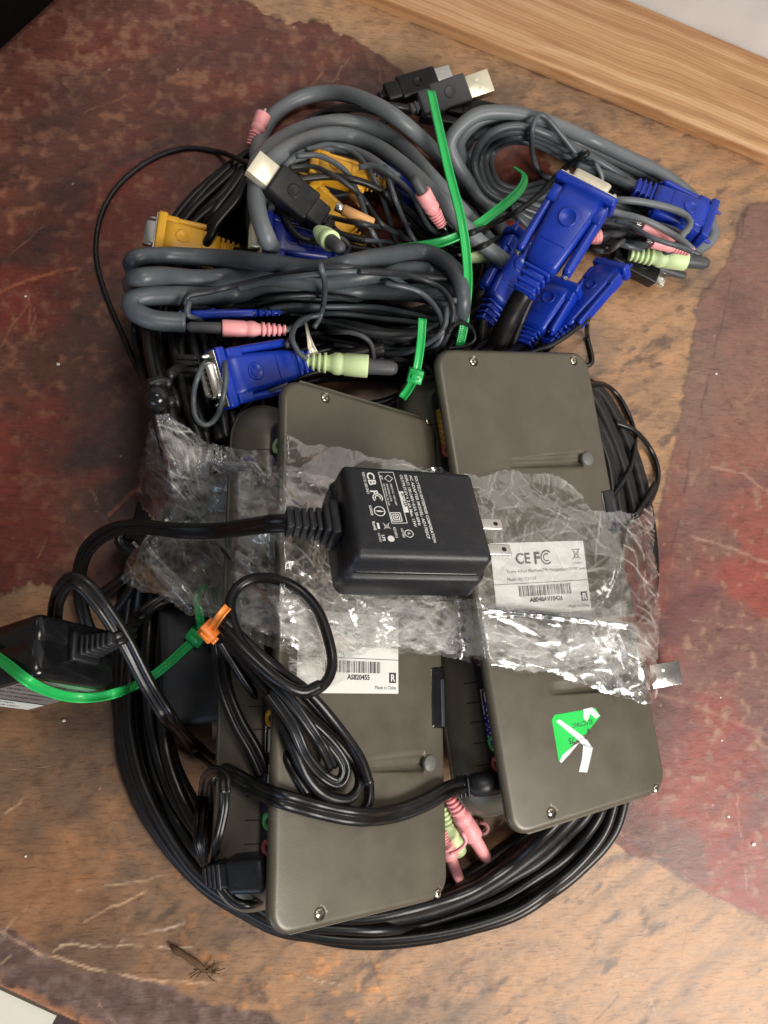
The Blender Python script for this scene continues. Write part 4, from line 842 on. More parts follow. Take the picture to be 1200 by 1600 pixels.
coil('cable_coil', 'thin dark cable tangle between the yellow plugs and the tall green tie', 'cable', [(470, 300), (560, 270), (640, 320), (700, 400), (640, 450), (540, 420), (480, 370)], [20, 6, -10], 11, 'greyd', 9)
coil('cable_coil', 'black cords running out from under the right box towards the blue plugs', 'cable', [(700, 545), (740, 500), (800, 470), (835, 500), (820, 530), (770, 545), (730, 560)], [10, 0, -10], 14, 'blacks', 5)
cord('thin black cord looping far out over the red paint at upper left', [(408, 262), (385, 255), (345, 238), (290, 232), (235, 250), (185, 290), (157, 340), (150, 400), (165, 460), (190, 520), (212, 570), (232, 608)], 8, 'black', sag=2)
cord('black cord running straight down left of the grey bundle', [(228, 470), (232, 530), (245, 600), (262, 650)], 11, 'black'); cord('thin black cord beside the black velcro tie at left', [(238, 480), (250, 540), (268, 590), (285, 640)], 8, 'greyk')
coil('cable_coil', 'dense black cords hanging down beside the tied knot at left', 'cable', [(262, 440), (254, 520), (268, 600), (292, 680), (310, 760)], [-26, -15, -4, 7, 18, 29, 40], 15, 'black', 5, closed=False)
coil('cable_coil', 'black cords packed behind the blue plug with silver pins', 'cable', [(330, 440), (330, 520), (350, 600), (372, 680)], [-20, -8, 4, 16, 30], 16, 'black', 5, closed=False)
# velcro tie and rubber ball of the tied cables
T = thing('cable_tie', 'black wrap tie with a rounded button knotting the cords at left', 'cable tie', P(248, 620, 20))
for k, (a, b) in enumerate([((230, 604), (268, 600)), ((226, 624), (272, 630)), ((262, 588), (300, 574))]): cable('wrap', [(a[0], a[1]), ((a[0] + b[0]) / 2, (a[1] + b[1]) / 2 - 6), (b[0], b[1])], 22 - 3 * k, 'black', T)
mb = MB(); z = top_at(245, 622, 14); c0 = P(245, 622, z + 2); V, Fc = lathe([(-4, 6), (0, 6.2), (3, 5.2), (5, 3), (5.7, .2)], 20, 'z'); mb.add(V + c0, Fc); put(mb.build('button', 'blackg'), T)
mb = MB()
for i in range(4): V, Fc = rbox(5.5, 1.5, 3, 1.2, 3); c0 = P(292 + i * 1.5, 560 + i * 9, top_at(300, 568 + i * 9, 6) + 1); mb.add(V + c0, Fc)
put(mb.build('ridged_sleeve', 'black'), T)

# yellow plugs deep in the pile
video_plug('yellow video plug behind the thick grey arcs, upper one of the middle pair', (482, 256, 58), (606, 292, 50), 62, 'yellow', .3, shell=False, tail=[(640, 320), (690, 350)], tailw=20, tailmat='black')
video_plug('yellow video plug below the thin grey arcs, lower one of the middle pair', (472, 300, 60), (572, 392, 50), 66, 'yellow', .2, shell=False, tail=[(600, 410), (640, 440)], tailw=20, tailmat='black')
T = thing('plug_tip', 'tan capped jack with a silver collar lying on the lower yellow plug', 'connector', P(530, 330, 52)); A, B = P(583, 350, 76), P(524, 322, 80); Mx = frame(A, B); L_ = np.linalg.norm(A - B)
V, Fc = lathe([(0, 2.6), (-.5, 3.3), (-L_ * .8, 3.2), (-L_ * .8, .2)], 18); mb = MB(); mb.add(xf(V, Mx), Fc); put(mb.build('sleeve', 'tan'), T); V, Fc = lathe([(-L_ * .8, 2.6), (-L_, 2.6), (-L_, .1)], 16); mb = MB(); mb.add(xf(V, Mx), Fc); put(mb.build('collar', 'steel'), T); capsule_stamp(A, B, 3, 3)
T = thing('plug_tip', 'small tan plug end half hidden behind a thin grey cord', 'connector', P(560, 310, 46)); A, B = P(568, 318, 44), P(540, 296, 46); Mx = frame(A, B); V, Fc = lathe([(0, 2), (-.5, 3.4), (-10, 3.2), (-10, .2)], 16); mb = MB(); mb.add(xf(V, Mx), Fc); put(mb.build('sleeve', 'tan'), T)
video_plug('yellow video plug with bare silver end pointing left above the grey bundle', (243, 368, 38), (380, 398, 30), 74, 'yellow', .12, tail=[(420, 405), (470, 420)], tailw=18)
video_plug('navy video plug half hidden under the thick grey arcs', (585, 262, 32), (690, 330, 24), 60, 'blued', .4, shell=False)
video_plug('navy ribbed video plug beside the pink jack under the tall green tie', (705, 335, 36), (640, 275, 30), 56, 'blued', .4)
video_plug('navy video plug with a round dimple above the grey cable bundle', (408, 370, 74), (556, 400, 62), 80, 'blued', .05, tail=[(570, 402), (620, 420)], tailw=20, steelmat='gold')
# USB plugs at the top
usb_plug('black USB plug with silver tip pointing up right behind the others', (705, 118, 20), (590, 152, 16), 30, 'black', tail=[(560, 165), (500, 180), (440, 230)], metal=.2)
usb_plug('grey USB plug with bright gold metal end at the very top of the pile', (766, 128, 34), (640, 172, 24), 36, 'greyc', 'gold', .1, metal=.28, tail=[(600, 190), (560, 230)])
usb_plug('black USB plug lying below the gold ended one, left of the grey coil', (800, 200, 22), (640, 170, 22), 32, 'black', metal=.2, tail=[(600, 165), (540, 170), (450, 230)])
usb_plug('black USB plug with clear tip poking out beside the grey coil', (800, 188, 30), (690, 165, 26), 28, 'black', metal=.14)
cord('black cord arching beside the top USB plugs', [(430, 240), (480, 190), (540, 168), (600, 178), (650, 200)], 12, 'black', zoff=1)
# thick grey arcs
arcs = [([(425, 292), (402, 245), (420, 190), (465, 155), (525, 145), (585, 163), (640, 200), (700, 258), (752, 318), (798, 375)], 24), ([(425, 350, 40), (408, 310), (400, 262), (435, 222), (490, 197), (560, 192), (620, 222), (680, 285), (730, 340), (775, 390)], 24),
        ([(470, 440, 30), (432, 400, 36), (404, 335), (405, 275), (450, 232), (520, 210), (580, 225), (635, 262), (690, 315), (740, 370), (790, 410)], 24), ([(428, 330), (430, 290), (462, 250), (520, 232), (570, 245), (620, 280)], 18)]
T = thing('grey_cable', 'thick grey cable arcing in broad parallel turns across the top of the pile', 'cable', P(500, 160, 40))
for k, (a, w_) in enumerate(arcs): cable('turn', a, w_, 'grey', T, zoff=[2, 3, 5, 0][k], sag=6, sides=14)
cord('thin grey cord arching from the grey turns down past the yellow plugs', [(478, 234), (520, 226), (560, 245), (590, 290), (610, 350), (625, 410), (640, 440)], 8, 'greyd', zoff=2, sag=5)
cord('thin dark cord curving over the lower yellow plug', [(462, 244), (500, 244), (540, 268), (562, 310), (580, 360), (610, 410), (640, 430)], 9, 'greyd', zoff=3, sag=5)
cord('black cord lying across the two middle yellow plugs', [(455, 282), (520, 276), (580, 290), (640, 330), (680, 370)], 11, 'black', zoff=1); cord('thin dark cord crossing from the black USB body to the right', [(480, 330), (540, 345), (600, 356), (660, 372), (720, 390)], 8, 'greyk', zoff=1)
cord('thin black cord weaving between the pink jack and the green tie', [(600, 300), (640, 350), (690, 390), (740, 390), (800, 360)], 8, 'black', zoff=1)
for k, (pts, lab) in enumerate((([(450, 262), (500, 262), (555, 300), (600, 350), (660, 384)], 'dark cord running diagonally below the upper yellow plug'), ([(470, 345), (540, 372), (610, 380), (690, 400)], 'dark cord skirting the lower yellow plug towards the tall tie'),
        ([(600, 260), (622, 320), (650, 380), (700, 410)], 'slate cord dropping beside the capped salmon pink plug'), ([(560, 262), (590, 262), (640, 300), (668, 350), (700, 372)], 'slate cord passing under the salmon pink plug'), ([(430, 300), (445, 340), (470, 370), (520, 380), (600, 398)], 'dark cord edging the black plug with cream end'))):
    cord(lab, pts, [8, 9, 8, 9, 11][k], ['greyk', 'greyd', 'greyd', 'greyd', 'black'][k], wob=3)

# grey coil upper right with its bundle
gc = [(742, 262), (725, 225), (748, 202), (790, 197), (830, 204), (880, 225), (950, 255), (1020, 290), (1070, 330), (1090, 365), (1060, 375), (1000, 345), (930, 320), (870, 310), (810, 312), (770, 298)]
coil('grey_cable', 'grey cable coil wound in an oval at the upper right of the pile', 'cable', gc, [4, -10, -22], 20, 'grey', 1.5, zoff=-1)
coil('grey_cable', 'inner thin grey cord coil with a tight open eye near the green tie', 'cable', [(770, 290), (757, 255), (770, 225), (805, 212), (850, 222), (920, 262), (990, 305), (1050, 350), (1030, 362), (960, 328), (880, 292), (830, 300), (800, 305)], [8, 0, -8, -15], 12, 'greyd', 1.5, zoff=0)
coil('grey_cable', 'grey cord strands running level under the large blue plug', 'cable', [(800, 318), (850, 330), (920, 338), (990, 350), (1060, 372), (1040, 385), (960, 372), (880, 350), (830, 345)], [4, -3, -9], 9, 'greyd', 2)
# plugs at the right
video_plug('blue video plug at the far right end of the grey coil', (1108, 352, 28), (985, 290, 26), 78, 'blue', -.15, shell=False, tail=[(950, 275), (900, 258)], tailw=14, tailmat='greyd')
audio_plug('pink audio plug partly hidden under grey cords at right', (1000, 352), (1080, 392), 24, 'pink', tail=[(1095, 400)]); 
audio_plug('second pink audio plug lying under the pale green one at right', (1018, 378), (1075, 394), 18, 'pink')
cord('grey cord bending back over the far right blue plug', [(940, 312), (1000, 315), (1060, 330), (1078, 350), (1062, 372)], 11, 'grey', zoff=1); cord('grey cord under the upright blue plug head', [(955, 330), (1010, 345), (1060, 372), (1082, 390)], 10, 'grey', zoff=1); cord('looped grey cord near the pale green plug at right', [(962, 345), (985, 352), (1020, 372), (1060, 385), (1085, 395)], 8, 'greyd', zoff=1)
cord('thin dark cord rising in a pointed loop above the grey coil', [(900, 240), (880, 215), (855, 185), (842, 180), (832, 200), (832, 240), (845, 270), (870, 282)], 9, 'greyd', zoff=2); cord('thin grey band wrapped round the grey coil', [(930, 255), (940, 275), (938, 292), (925, 300)], 7, 'grey', zoff=0)
usb_plug('black USB plug with dull tip under the pale green plug at right', (1038, 436, 12), (950, 390, 16), 32, 'black', metal=.14, tail=[(935, 380), (900, 385)])
audio_plug('dark grey capped pink plug just right of the upright blue plug', (982, 362, 26), (920, 372, 24), 24, 'pink', True, caplen=.72, tether=[(975, 375), (950, 392), (915, 390)])
o = audio_plug('bright green audio plug with grey cap at the far right', (1108, 412, 26), (984, 397, 24), 31, 'mint', True, caplen=.30); audio_plug('grey capped jack peeking out below the bright green plug', (1072, 432, 14), (1000, 410, 14), 20, 'greyc', True, caplen=.5)
cord('dark cord crossing the grey coil diagonally to the green tie', [(920, 238), (880, 265), (830, 315), (780, 345), (720, 370), (640, 395)], 9, 'black', zoff=2)
# blue plugs in the middle right
video_plug('blue video plug lowest of the cluster above the right switch box', (878, 440, 34), (815, 545, 26), 74, 'blue', -.5, shell=False, tail=[(800, 580, 14)], tailw=22)
video_plug('blue video plug left of the upright one, over the pale green jack', (825, 375, 40), (752, 512, 34), 78, 'blue', .45, shell=False, tail=[(745, 560, 22)], tailw=20)
video_plug('blue video plug at right of the cluster pointing up right over bare wood', (960, 415, 34), (848, 545, 30), 62, 'blue', -.75, shell=False, tail=[(822, 575, 16)], tailw=22)
audio_plug('pale green audio plug between the tall green tie and the blue plugs', (724, 398, 40), (806, 396, 40), 27, 'mint')
video_plug('largest blue video plug standing tilted with its round dimple facing up', (918, 296, 84), (812, 468, 66), 104, 'blue', -.22, shell=True, tail=[(795, 500, 54), (760, 580, 26)], tailw=32, steelmat='cream')
cord('black cord beside the thick stem of the largest blue plug', [(838, 450, 56), (815, 500, 48), (785, 580, 24)], 12, 'black'); cord('second black cord beside the thick blue plug stem', [(755, 500, 40), (752, 540, 34), (745, 600, 16)], 14, 'black')
cord('black cords bunched below the right blue plug', [(850, 520, 26), (820, 545, 24), (780, 590, 14)], 22, 'black')
cord('thin black cord bent sharply over the bare wood right of the blue plugs', [(800, 560), (860, 540), (910, 505), (920, 480), (917, 520), (925, 566), (905, 570)], 8, 'black', sag=1)
# jacks in the middle
audio_plug('salmon pink audio plug with dark cap beside the tall green tie', (645, 274, 88), (690, 352, 66), 27, 'pink', True, caplen=.32)
audio_plug('pink audio plug at the far upper left against the grey turns', (412, 178, 30), (392, 228, 26), 24, 'pink')
usb_plug('black USB plug with cream end crossing the grey arcs at upper left', (394, 254, 92), (520, 356, 76), 42, 'black', 'cream', .05, metal=.24, tail=[(530, 366, 70), (570, 376)], tailw=12)
audio_plug('pale green capped jack pointing at the viewer beside the navy plug', (534, 390, 104), (498, 362, 84), 34, 'mint', True, caplen=.45, tether=[(520, 392), (530, 372), (545, 385), (538, 402)])
# grey bundle in the middle left
gb = [(215, 412), (300, 400), (400, 402), (500, 416), (590, 408), (650, 400), (700, 425), (712, 470), (690, 520), (640, 530), (560, 520), (470, 500), (400, 480), (330, 480), (260, 495), (215, 480), (205, 445)]
T = thing('grey_cable', 'slate grey thick cable wound in a long flat bundle at middle left', 'cable', P(300, 440, 40))
tn = [([(420, 430), (520, 440), (620, 440), (690, 470), (700, 500)], 24, 'greyk'), ([(400, 470), (500, 480), (600, 490), (680, 500)], 22, 'greyk'), ([(440, 500), (540, 510), (620, 525), (690, 520)], 20, 'greyk'),
      ([(290, 504), (240, 500), (210, 486), (206, 472), (230, 463), (280, 462), (340, 462), (420, 452), (510, 456), (600, 455), (680, 465), (704, 505)], 29, 'greyd'), ([(420, 480, 22), (330, 474, 22), (250, 468, 24), (212, 456, 34), (210, 438), (250, 432), (310, 436), (400, 431), (500, 440), (600, 426), (670, 424), (708, 455), (712, 510, 40), (680, 560, 20)], 29, 'greyd'),
      ([(420, 452, 24), (330, 446, 24), (250, 438, 26), (212, 424, 36), (208, 407), (240, 400), (300, 401), (400, 408), (500, 420), (590, 402), (660, 394), (706, 418), (722, 460), (716, 510, 46), (690, 550, 20)], 29, 'greyd')]
for a, w_, m_ in tn: cable('turn', a, w_, m_, T, sides=14, sag=6, zoff=2)
T = thing('thin_cord_bundle', 'thin slate cords wrapped over the long grey cable bundle', 'cable', P(480, 450, 60))
for a in ([(700, 440), (620, 425), (540, 418), (460, 425), (390, 440), (330, 455), (296, 462), (292, 478), (320, 480), (400, 470), (480, 462), (560, 470), (640, 485), (700, 490)], [(690, 500), (600, 480), (520, 478), (440, 480), (370, 492), (320, 500), (292, 492), (294, 470)],
          [(712, 470), (660, 460), (600, 430), (520, 426), (430, 436), (370, 452)], [(700, 510), (620, 500), (560, 492), (480, 490), (420, 485)], [(705, 500), (640, 520), (560, 515), (500, 500)], [(560, 425), (640, 430), (690, 450), (708, 490), (690, 540), (660, 555)], [(600, 440), (660, 460), (690, 500), (680, 540), (620, 545), (540, 535), (480, 520)], [(700, 480), (690, 520), (640, 548), (580, 550), (520, 540)]):
    cable('strand', a, 9, 'greyd' if rng.random() < .5 else 'greyk', T, wob=2, zoff=.5, sag=4)
cable('binding_turn', [(500, 412), (507, 440), (506, 470), (500, 495), (490, 512)], 9, 'greyd', T, zoff=1.5, sag=2)
# flat blue plug, silver bracket and pink jack under the grey bundle
video_plug('blue video plug lying on edge tucked under the grey bundle at left', (282, 494, 66), (446, 488, 60), 40, 'blue', 1.2, steelmat='steel')
usb_plug('silver tipped plug lying below the small blue plug at left', (266, 520, 46), (380, 522, 30), 28, 'black', metal=.34)
audio_plug('pink audio plug with grey cap below the grey bundle at left', (290, 511, 78), (446, 516, 74), 27, 'pink', True, caplen=.36, tail=[(470, 505), (490, 490)])
video_plug('blue video plug with its silver pins facing lower left below the bundle', (338, 594, 92), (498, 562, 56), 96, 'blue', -.28, tail=[(540, 558), (600, 545)], tailw=26)
cord('grey cord hanging in a loop in front of the pinned blue plug', [(345, 545), (318, 570), (303, 610), (305, 650), (322, 664), (340, 648), (352, 600), (352, 560), (362, 545)], 9, 'greyd', zoff=2); cord('thin grey cord curving down behind the left switch box', [(450, 600), (400, 622), (370, 655), (358, 700)], 6, 'greyd')
T = audio_plug('pale green audio plug with grey cap just above the left switch box', (622, 576, 66), (470, 564, 62), 36, 'mint', True, caplen=.31, tether=[(585, 566), (578, 535), (550, 520), (500, 520), (458, 526), (448, 540)])
cord('grey cord with a small knot near the pale green plug', [(500, 492), (470, 500), (456, 525), (466, 550), (480, 562)], 9, 'greyd', zoff=1)
T = thing('twist_strip', 'small cream strip sticking up beside the pale green plug', 'strip', P(482, 540, 60)); mb = MB(); sweep(mb, [P(478, 505, 64), P(482, 525, 66), P(486, 542, 66), P(492, 556, 64)], section('strip', 2.2, 10), scale=np.array([.35, .5, 1, 1.2])); put(mb.build('blade', 'cream'), T)
# green ties above
zip_tie('green zip tie curling out of the open eye of the grey coil', [(805, 262, 46), (820, 276, 50), (810, 300, 52), (775, 330, 54), (735, 358, 54), (690, 378, 52), (620, 390, 46)], 15, twist=(.9, .5, .2, 0, 0, .3, .6), head=None)
zip_tie('longest green zip tie standing upright across the middle of the upper pile', [(673, 142, 66), (686, 200, 74), (700, 262, 78), (722, 350, 78), (731, 430, 72), (726, 500, 60), (718, 542, 50)], 15, twist=(.15, .1, 0, 0, -.1, -.1, 0), teeth=(.86, .99))
zip_tie('short green zip tie around the grey bundle ending by the left box', [(660, 498, 74), (657, 540, 72), (650, 582, 66), (640, 605, 60), (628, 622, 54)], 14, head=.70, twist=.1)
cord('thin black cord knotted round the foot of the longest green tie', [(700, 520), (715, 505), (735, 510), (742, 528), (730, 540), (700, 545)], 6, 'black', zoff=2)
# thin cords at the right edge
cord('thin black cord looping out beside the right box over bare wood', [(905, 602), (940, 600), (965, 618), (985, 655), (992, 690), (985, 730), (968, 760), (945, 790)], 8, 'blacks', zoff=1); cord('thin black cord bowing right near the red paint edge', [(960, 660), (990, 672), (1015, 700), (1028, 735), (1022, 770), (1000, 810)], 8, 'blacks', zoff=1)
cord('twisted short black cord end at the corner of the film', [(1024, 755), (1010, 780), (992, 808)], 10, 'black', zoff=1)
usb_plug('silver USB plug poking out under the right switch box over red paint', (1060, 1050, 12), (985, 1062, 12), 36, 'black', 'steel', 0, metal=.62)
# pink and green plugs between the boxes at the bottom
cord('pink tether ring joining the lower pink plugs', [(738, 1306), (760, 1300), (760, 1288), (748, 1284)], 7, 'pink', zoff=2); 
audio_plug('pink audio plug with long pink cap in the gap between the boxes', (762, 1345, 16), (700, 1240, 30), 30, 'pink', True, caplen=.36, capmat='pink'); audio_plug('pale green audio plug peeking out beside the left box', (716, 1332, 12), (690, 1260, 24), 28, 'mint'); 
audio_plug('lowest pink capped plug half hidden by the left box', (722, 1386, 12), (690, 1300, 20), 26, 'pink', True, caplen=.55, capmat='pink'); cord('pink strap curving over the pale green plug', [(722, 1300), (728, 1315), (716, 1328), (702, 1334)], 6, 'pink', zoff=2)

# ================================================================== top layers: the boxes count as support from here on
for q in STAMPS: stamp_poly(q, .5)
def cam_frame(t_cam, R_cam):
    Mx = np.eye(4); Mx[:3, :3] = RC @ np.array(R_cam); Mx[:3, 3] = RC @ np.array(t_cam, float); return Mx
def box_stamp(Mx, V):
    """stamp the faces of a box given by its local corner ranges ((x0,x1),(y0,y1),(z0,z1))"""
    (x0, x1), (y0, y1), (z0, z1) = V
    for q in ([(x0, y0, z1), (x1, y0, z1), (x1, y1, z1), (x0, y1, z1)], [(x0, y0, z0), (x1, y0, z0), (x1, y0, z1), (x0, y0, z1)], [(x0, y0, z0), (x0, y1, z0), (x0, y1, z1), (x0, y0, z1)], [(x0, y0, z0), (x1, y0, z0), (x1, y1, z0), (x0, y1, z0)]): stamp_poly(xf(np.array(q, float), Mx))

# charcoal power adapter lying on the table under the cords
c0 = P(318, 1036, 19); a = P(322, 1110, 19) - P(314, 950, 19); a /= np.linalg.norm(a); Mx = np.eye(4); Mx[:3, 1] = -a; Mx[:3, 2] = (0, 0, 1); Mx[:3, 0] = np.cross(-a, [0, 0, 1]); Mx[:3, 3] = c0
T = thing('power_adapter', 'charcoal power adapter lying flat under the cords beside the left switch box', 'power adapter', c0)
V, Fc = loft([(1, -19), (0, -18), (0, -3), (.6, -2.4), (1.2, 15), (3, 17.5), (6, 18.4)], 46, 68, 3, 5); mb = MB(); mb.add(xf(V, Mx), Fc); put(mb.build('case', 'char'), T)
V, Fc = loft([(-.5, -20.5), (-.5, -18)], 46, 68, 3, 5); mb = MB(); mb.add(xf(V + [0, -1, 0], Mx), Fc); put(mb.build('base_rim', 'blackg'), T)
for x in (5, 14): mb = MB(); V, Fc = rbox(2.8 if x == 5 else 1, 5.5, .7, .3, 2, (x, -39.5, -9)); mb.add(xf(V, Mx), Fc); put(mb.build('plug_blade', 'cream'), T)
mb = MB(); V, Fc = loft([(0, 18), (0, 19.4), (1, 20)], 22, 24, 5, 5); mb.add(xf(V + [16, 14, 0], Mx), Fc); put(mb.build('clip_foot', 'blackg'), T); box_stamp(Mx, ((-23, 23), (-34, 34), (-19, 18)))

# glossy adapter tipped on its edge at the left border of the picture
k_ = .90; RL = np.array([[0.5038, -0.8594, -0.0867], [-0.3187, -0.2783, 0.9061], [-0.8029, -0.4289, -0.4141]]); tl = np.array([-180.8, -83.8, 105.3]) * 1.0; tl = np.array([tl[0] * k_, tl[1] * k_, 500 - (500 - tl[2]) * k_])
Mx = cam_frame(tl, RL); T = thing('power_adapter', 'glossy black power adapter tipped on its side at the left edge with a silver label', 'power adapter', Mx[:3, 3]); du, dv, dw = 50., 69., 31.5
Lc = np.eye(4); Lc[:3, 3] = (du / 2, dv / 2, 0); MC = Mx @ Lc
V, Fc = loft([(3.2, 0), (1.1, .7), (.2, 2.6), (0, 5), (.2, 16.5), (1.0, 17.4), (1.0, 18.2), (.6, 19), (1.3, 28), (2.6, 30.6), (5, 31.5)], du, dv, 6, 7); mb = MB(); mb.add(xf(V, MC), Fc); put(mb.build('case', 'blackg'), T)
sl = flat('rating_label', [rect(5, 6, du - 4, dv * .70)], 'silver', T, Mx, -.15); mlx = np.eye(4); mlx[:3, :3] = np.diag([1, -1, -1]); 
ws = flat('white_strip', [rect(5, dv * .73, du - 4, dv * .93)], 'paper', T, Mx, -.15)
for f in (sl, ws): f.data.flip_normals()
Mt = Mx @ np.array([[1, 0, 0, 0], [0, -1, 0, 0], [0, 0, -1, 0], [0, 0, 0, 1.]])
for i, t_ in enumerate(('AC ADAPTER MODEL AD1705CF', 'INPUT: 100-240V 0.5A 50-60Hz', 'OUTPUT: 5V 2.6A  13W', 'SOLYTECH ENTERPRISE CORP', 'LISTED I.T.E. POWER SUPPLY')): text(t_, 3.4, 6.5, -14 - i * 7, 'ink', sl, Mt, .05, z=.25, squeeze=.72)
for i, t_ in enumerate(('S/N 0832 CAUTION', 'FOR INDOOR USE ONLY')): text(t_, 3.0, 7, -dv * .795 - i * 5.4, 'ink', ws, Mt, .05, z=.25, squeeze=.9)
Mr = Mx.copy(); Mr[:3, 0] = -Mx[:3, 1]; Mr[:3, 1] = Mx[:3, 0]; Mr[:3, 2] = np.cross(Mr[:3, 0], Mr[:3, 1]); Mr[:3, 3] = xf(np.array([[27, 0, 17.]]), Mx)[0]
mb = MB(); V, Fc = rbox(2.2, 8.5, 7.5, 1.5, 3, (1.2, 0, 0)); mb.add(xf(V, Mr), Fc); ribs(mb, Mr, 4, 24, 6.5, 5.2, 4.2, 3.4, 6); put(mb.build('strain_relief', 'blackm'), T)
e0 = xf(np.array([[22., 0, 0], [34, 0, 1]]), Mr)
cable('cord', [tuple([*proj(e0[0])]) + (e0[0][2],), tuple([*proj(e0[1])]) + (e0[1][2],), (205, 978, 60), (245, 942, 50), (290, 925, 50)], 20, 'blacks', T, kind='twin', stamp=True)
box_stamp(Mx, ((0, du), (0, dv), (0, dw)))
ADL = Mx

c0 = P(338, 792, 22); Mx = np.eye(4); a = P(392, 806, 22) - P(338, 792, 22); a /= np.linalg.norm(a); Mx[:3, 0] = a; Mx[:3, 1] = np.cross([0, 0, 1], a); Mx[:3, 3] = c0
T = thing('power_adapter', 'black power adapter wrapped inside the clear film left of the left switch box', 'power adapter', c0)
V, Fc = loft([(1, -20), (0, -19), (0, -2), (.6, -1.4), (1.2, 13), (3, 16), (6, 17)], 58, 50, 4, 5); mb = MB(); mb.add(xf(V, Mx), Fc); put(mb.build('case', 'blackg'), T); box_stamp(Mx, ((-29, 29), (-25, 25), (-20, 17)))
for i_, pts in enumerate(([(262, 700), (280, 740), (300, 800), (290, 870), (270, 930)], [(300, 690), (340, 720), (400, 730), (430, 800)], [(250, 740), (262, 800), (250, 870), (230, 900)], [(330, 700), (320, 760), (350, 850), (400, 900), (440, 960)])):
    cord(['black cord bundled in the film beside the red paint', 'black cord under the film crossing towards the left box', 'outermost black cord inside the film at far left', 'black cord under the film curving below the adapter cord'][i_], pts, 16, 'black', wob=5)

# cords lying over the boxes, under the film
cord('twin cord with printed lettering folded back at the left corner of the film', [(300, 948), (262, 905), (225, 872), (196, 852), (192, 838), (212, 834), (236, 856), (262, 892), (300, 930), (350, 985), (420, 1050)], 26, 'blacks', kind='twin', sag=5)
cord('black cord curling up beside the glossy adapter at left', [(150, 935), (170, 922), (190, 906), (205, 890)], 20, 'blacks', kind='twin'); cord('thin black cord behind the loop over the glossy adapter', [(178, 958), (198, 930), (210, 905)], 14, 'black')
cord('black strap running across the right switch box under the film', [(760, 952), (830, 958), (900, 966), (990, 976)], 11, 'black', sag=6)
cord('black cord going down from the orange tie beside the charcoal adapter', [(340, 985), (346, 1040), (352, 1080), (372, 1130), (396, 1172), (414, 1212)], 26, 'blacks', kind='twin', sag=5)
zip_tie('long green zip tie curving out to the left edge over the glossy adapter', [(-30, 1010), (8, 1036), (50, 1068), (95, 1086), (140, 1090), (190, 1080), (240, 1055), (285, 1017), (312, 988), (312, 962), (308, 935), (322, 912), (338, 918), (342, 940)], 15, head=.775, twist=(.5, .5, .5, .3, 0, -.3, -.4, -.3, .4, .6, .8), teeth=(.50, .75), headsize=1.15)

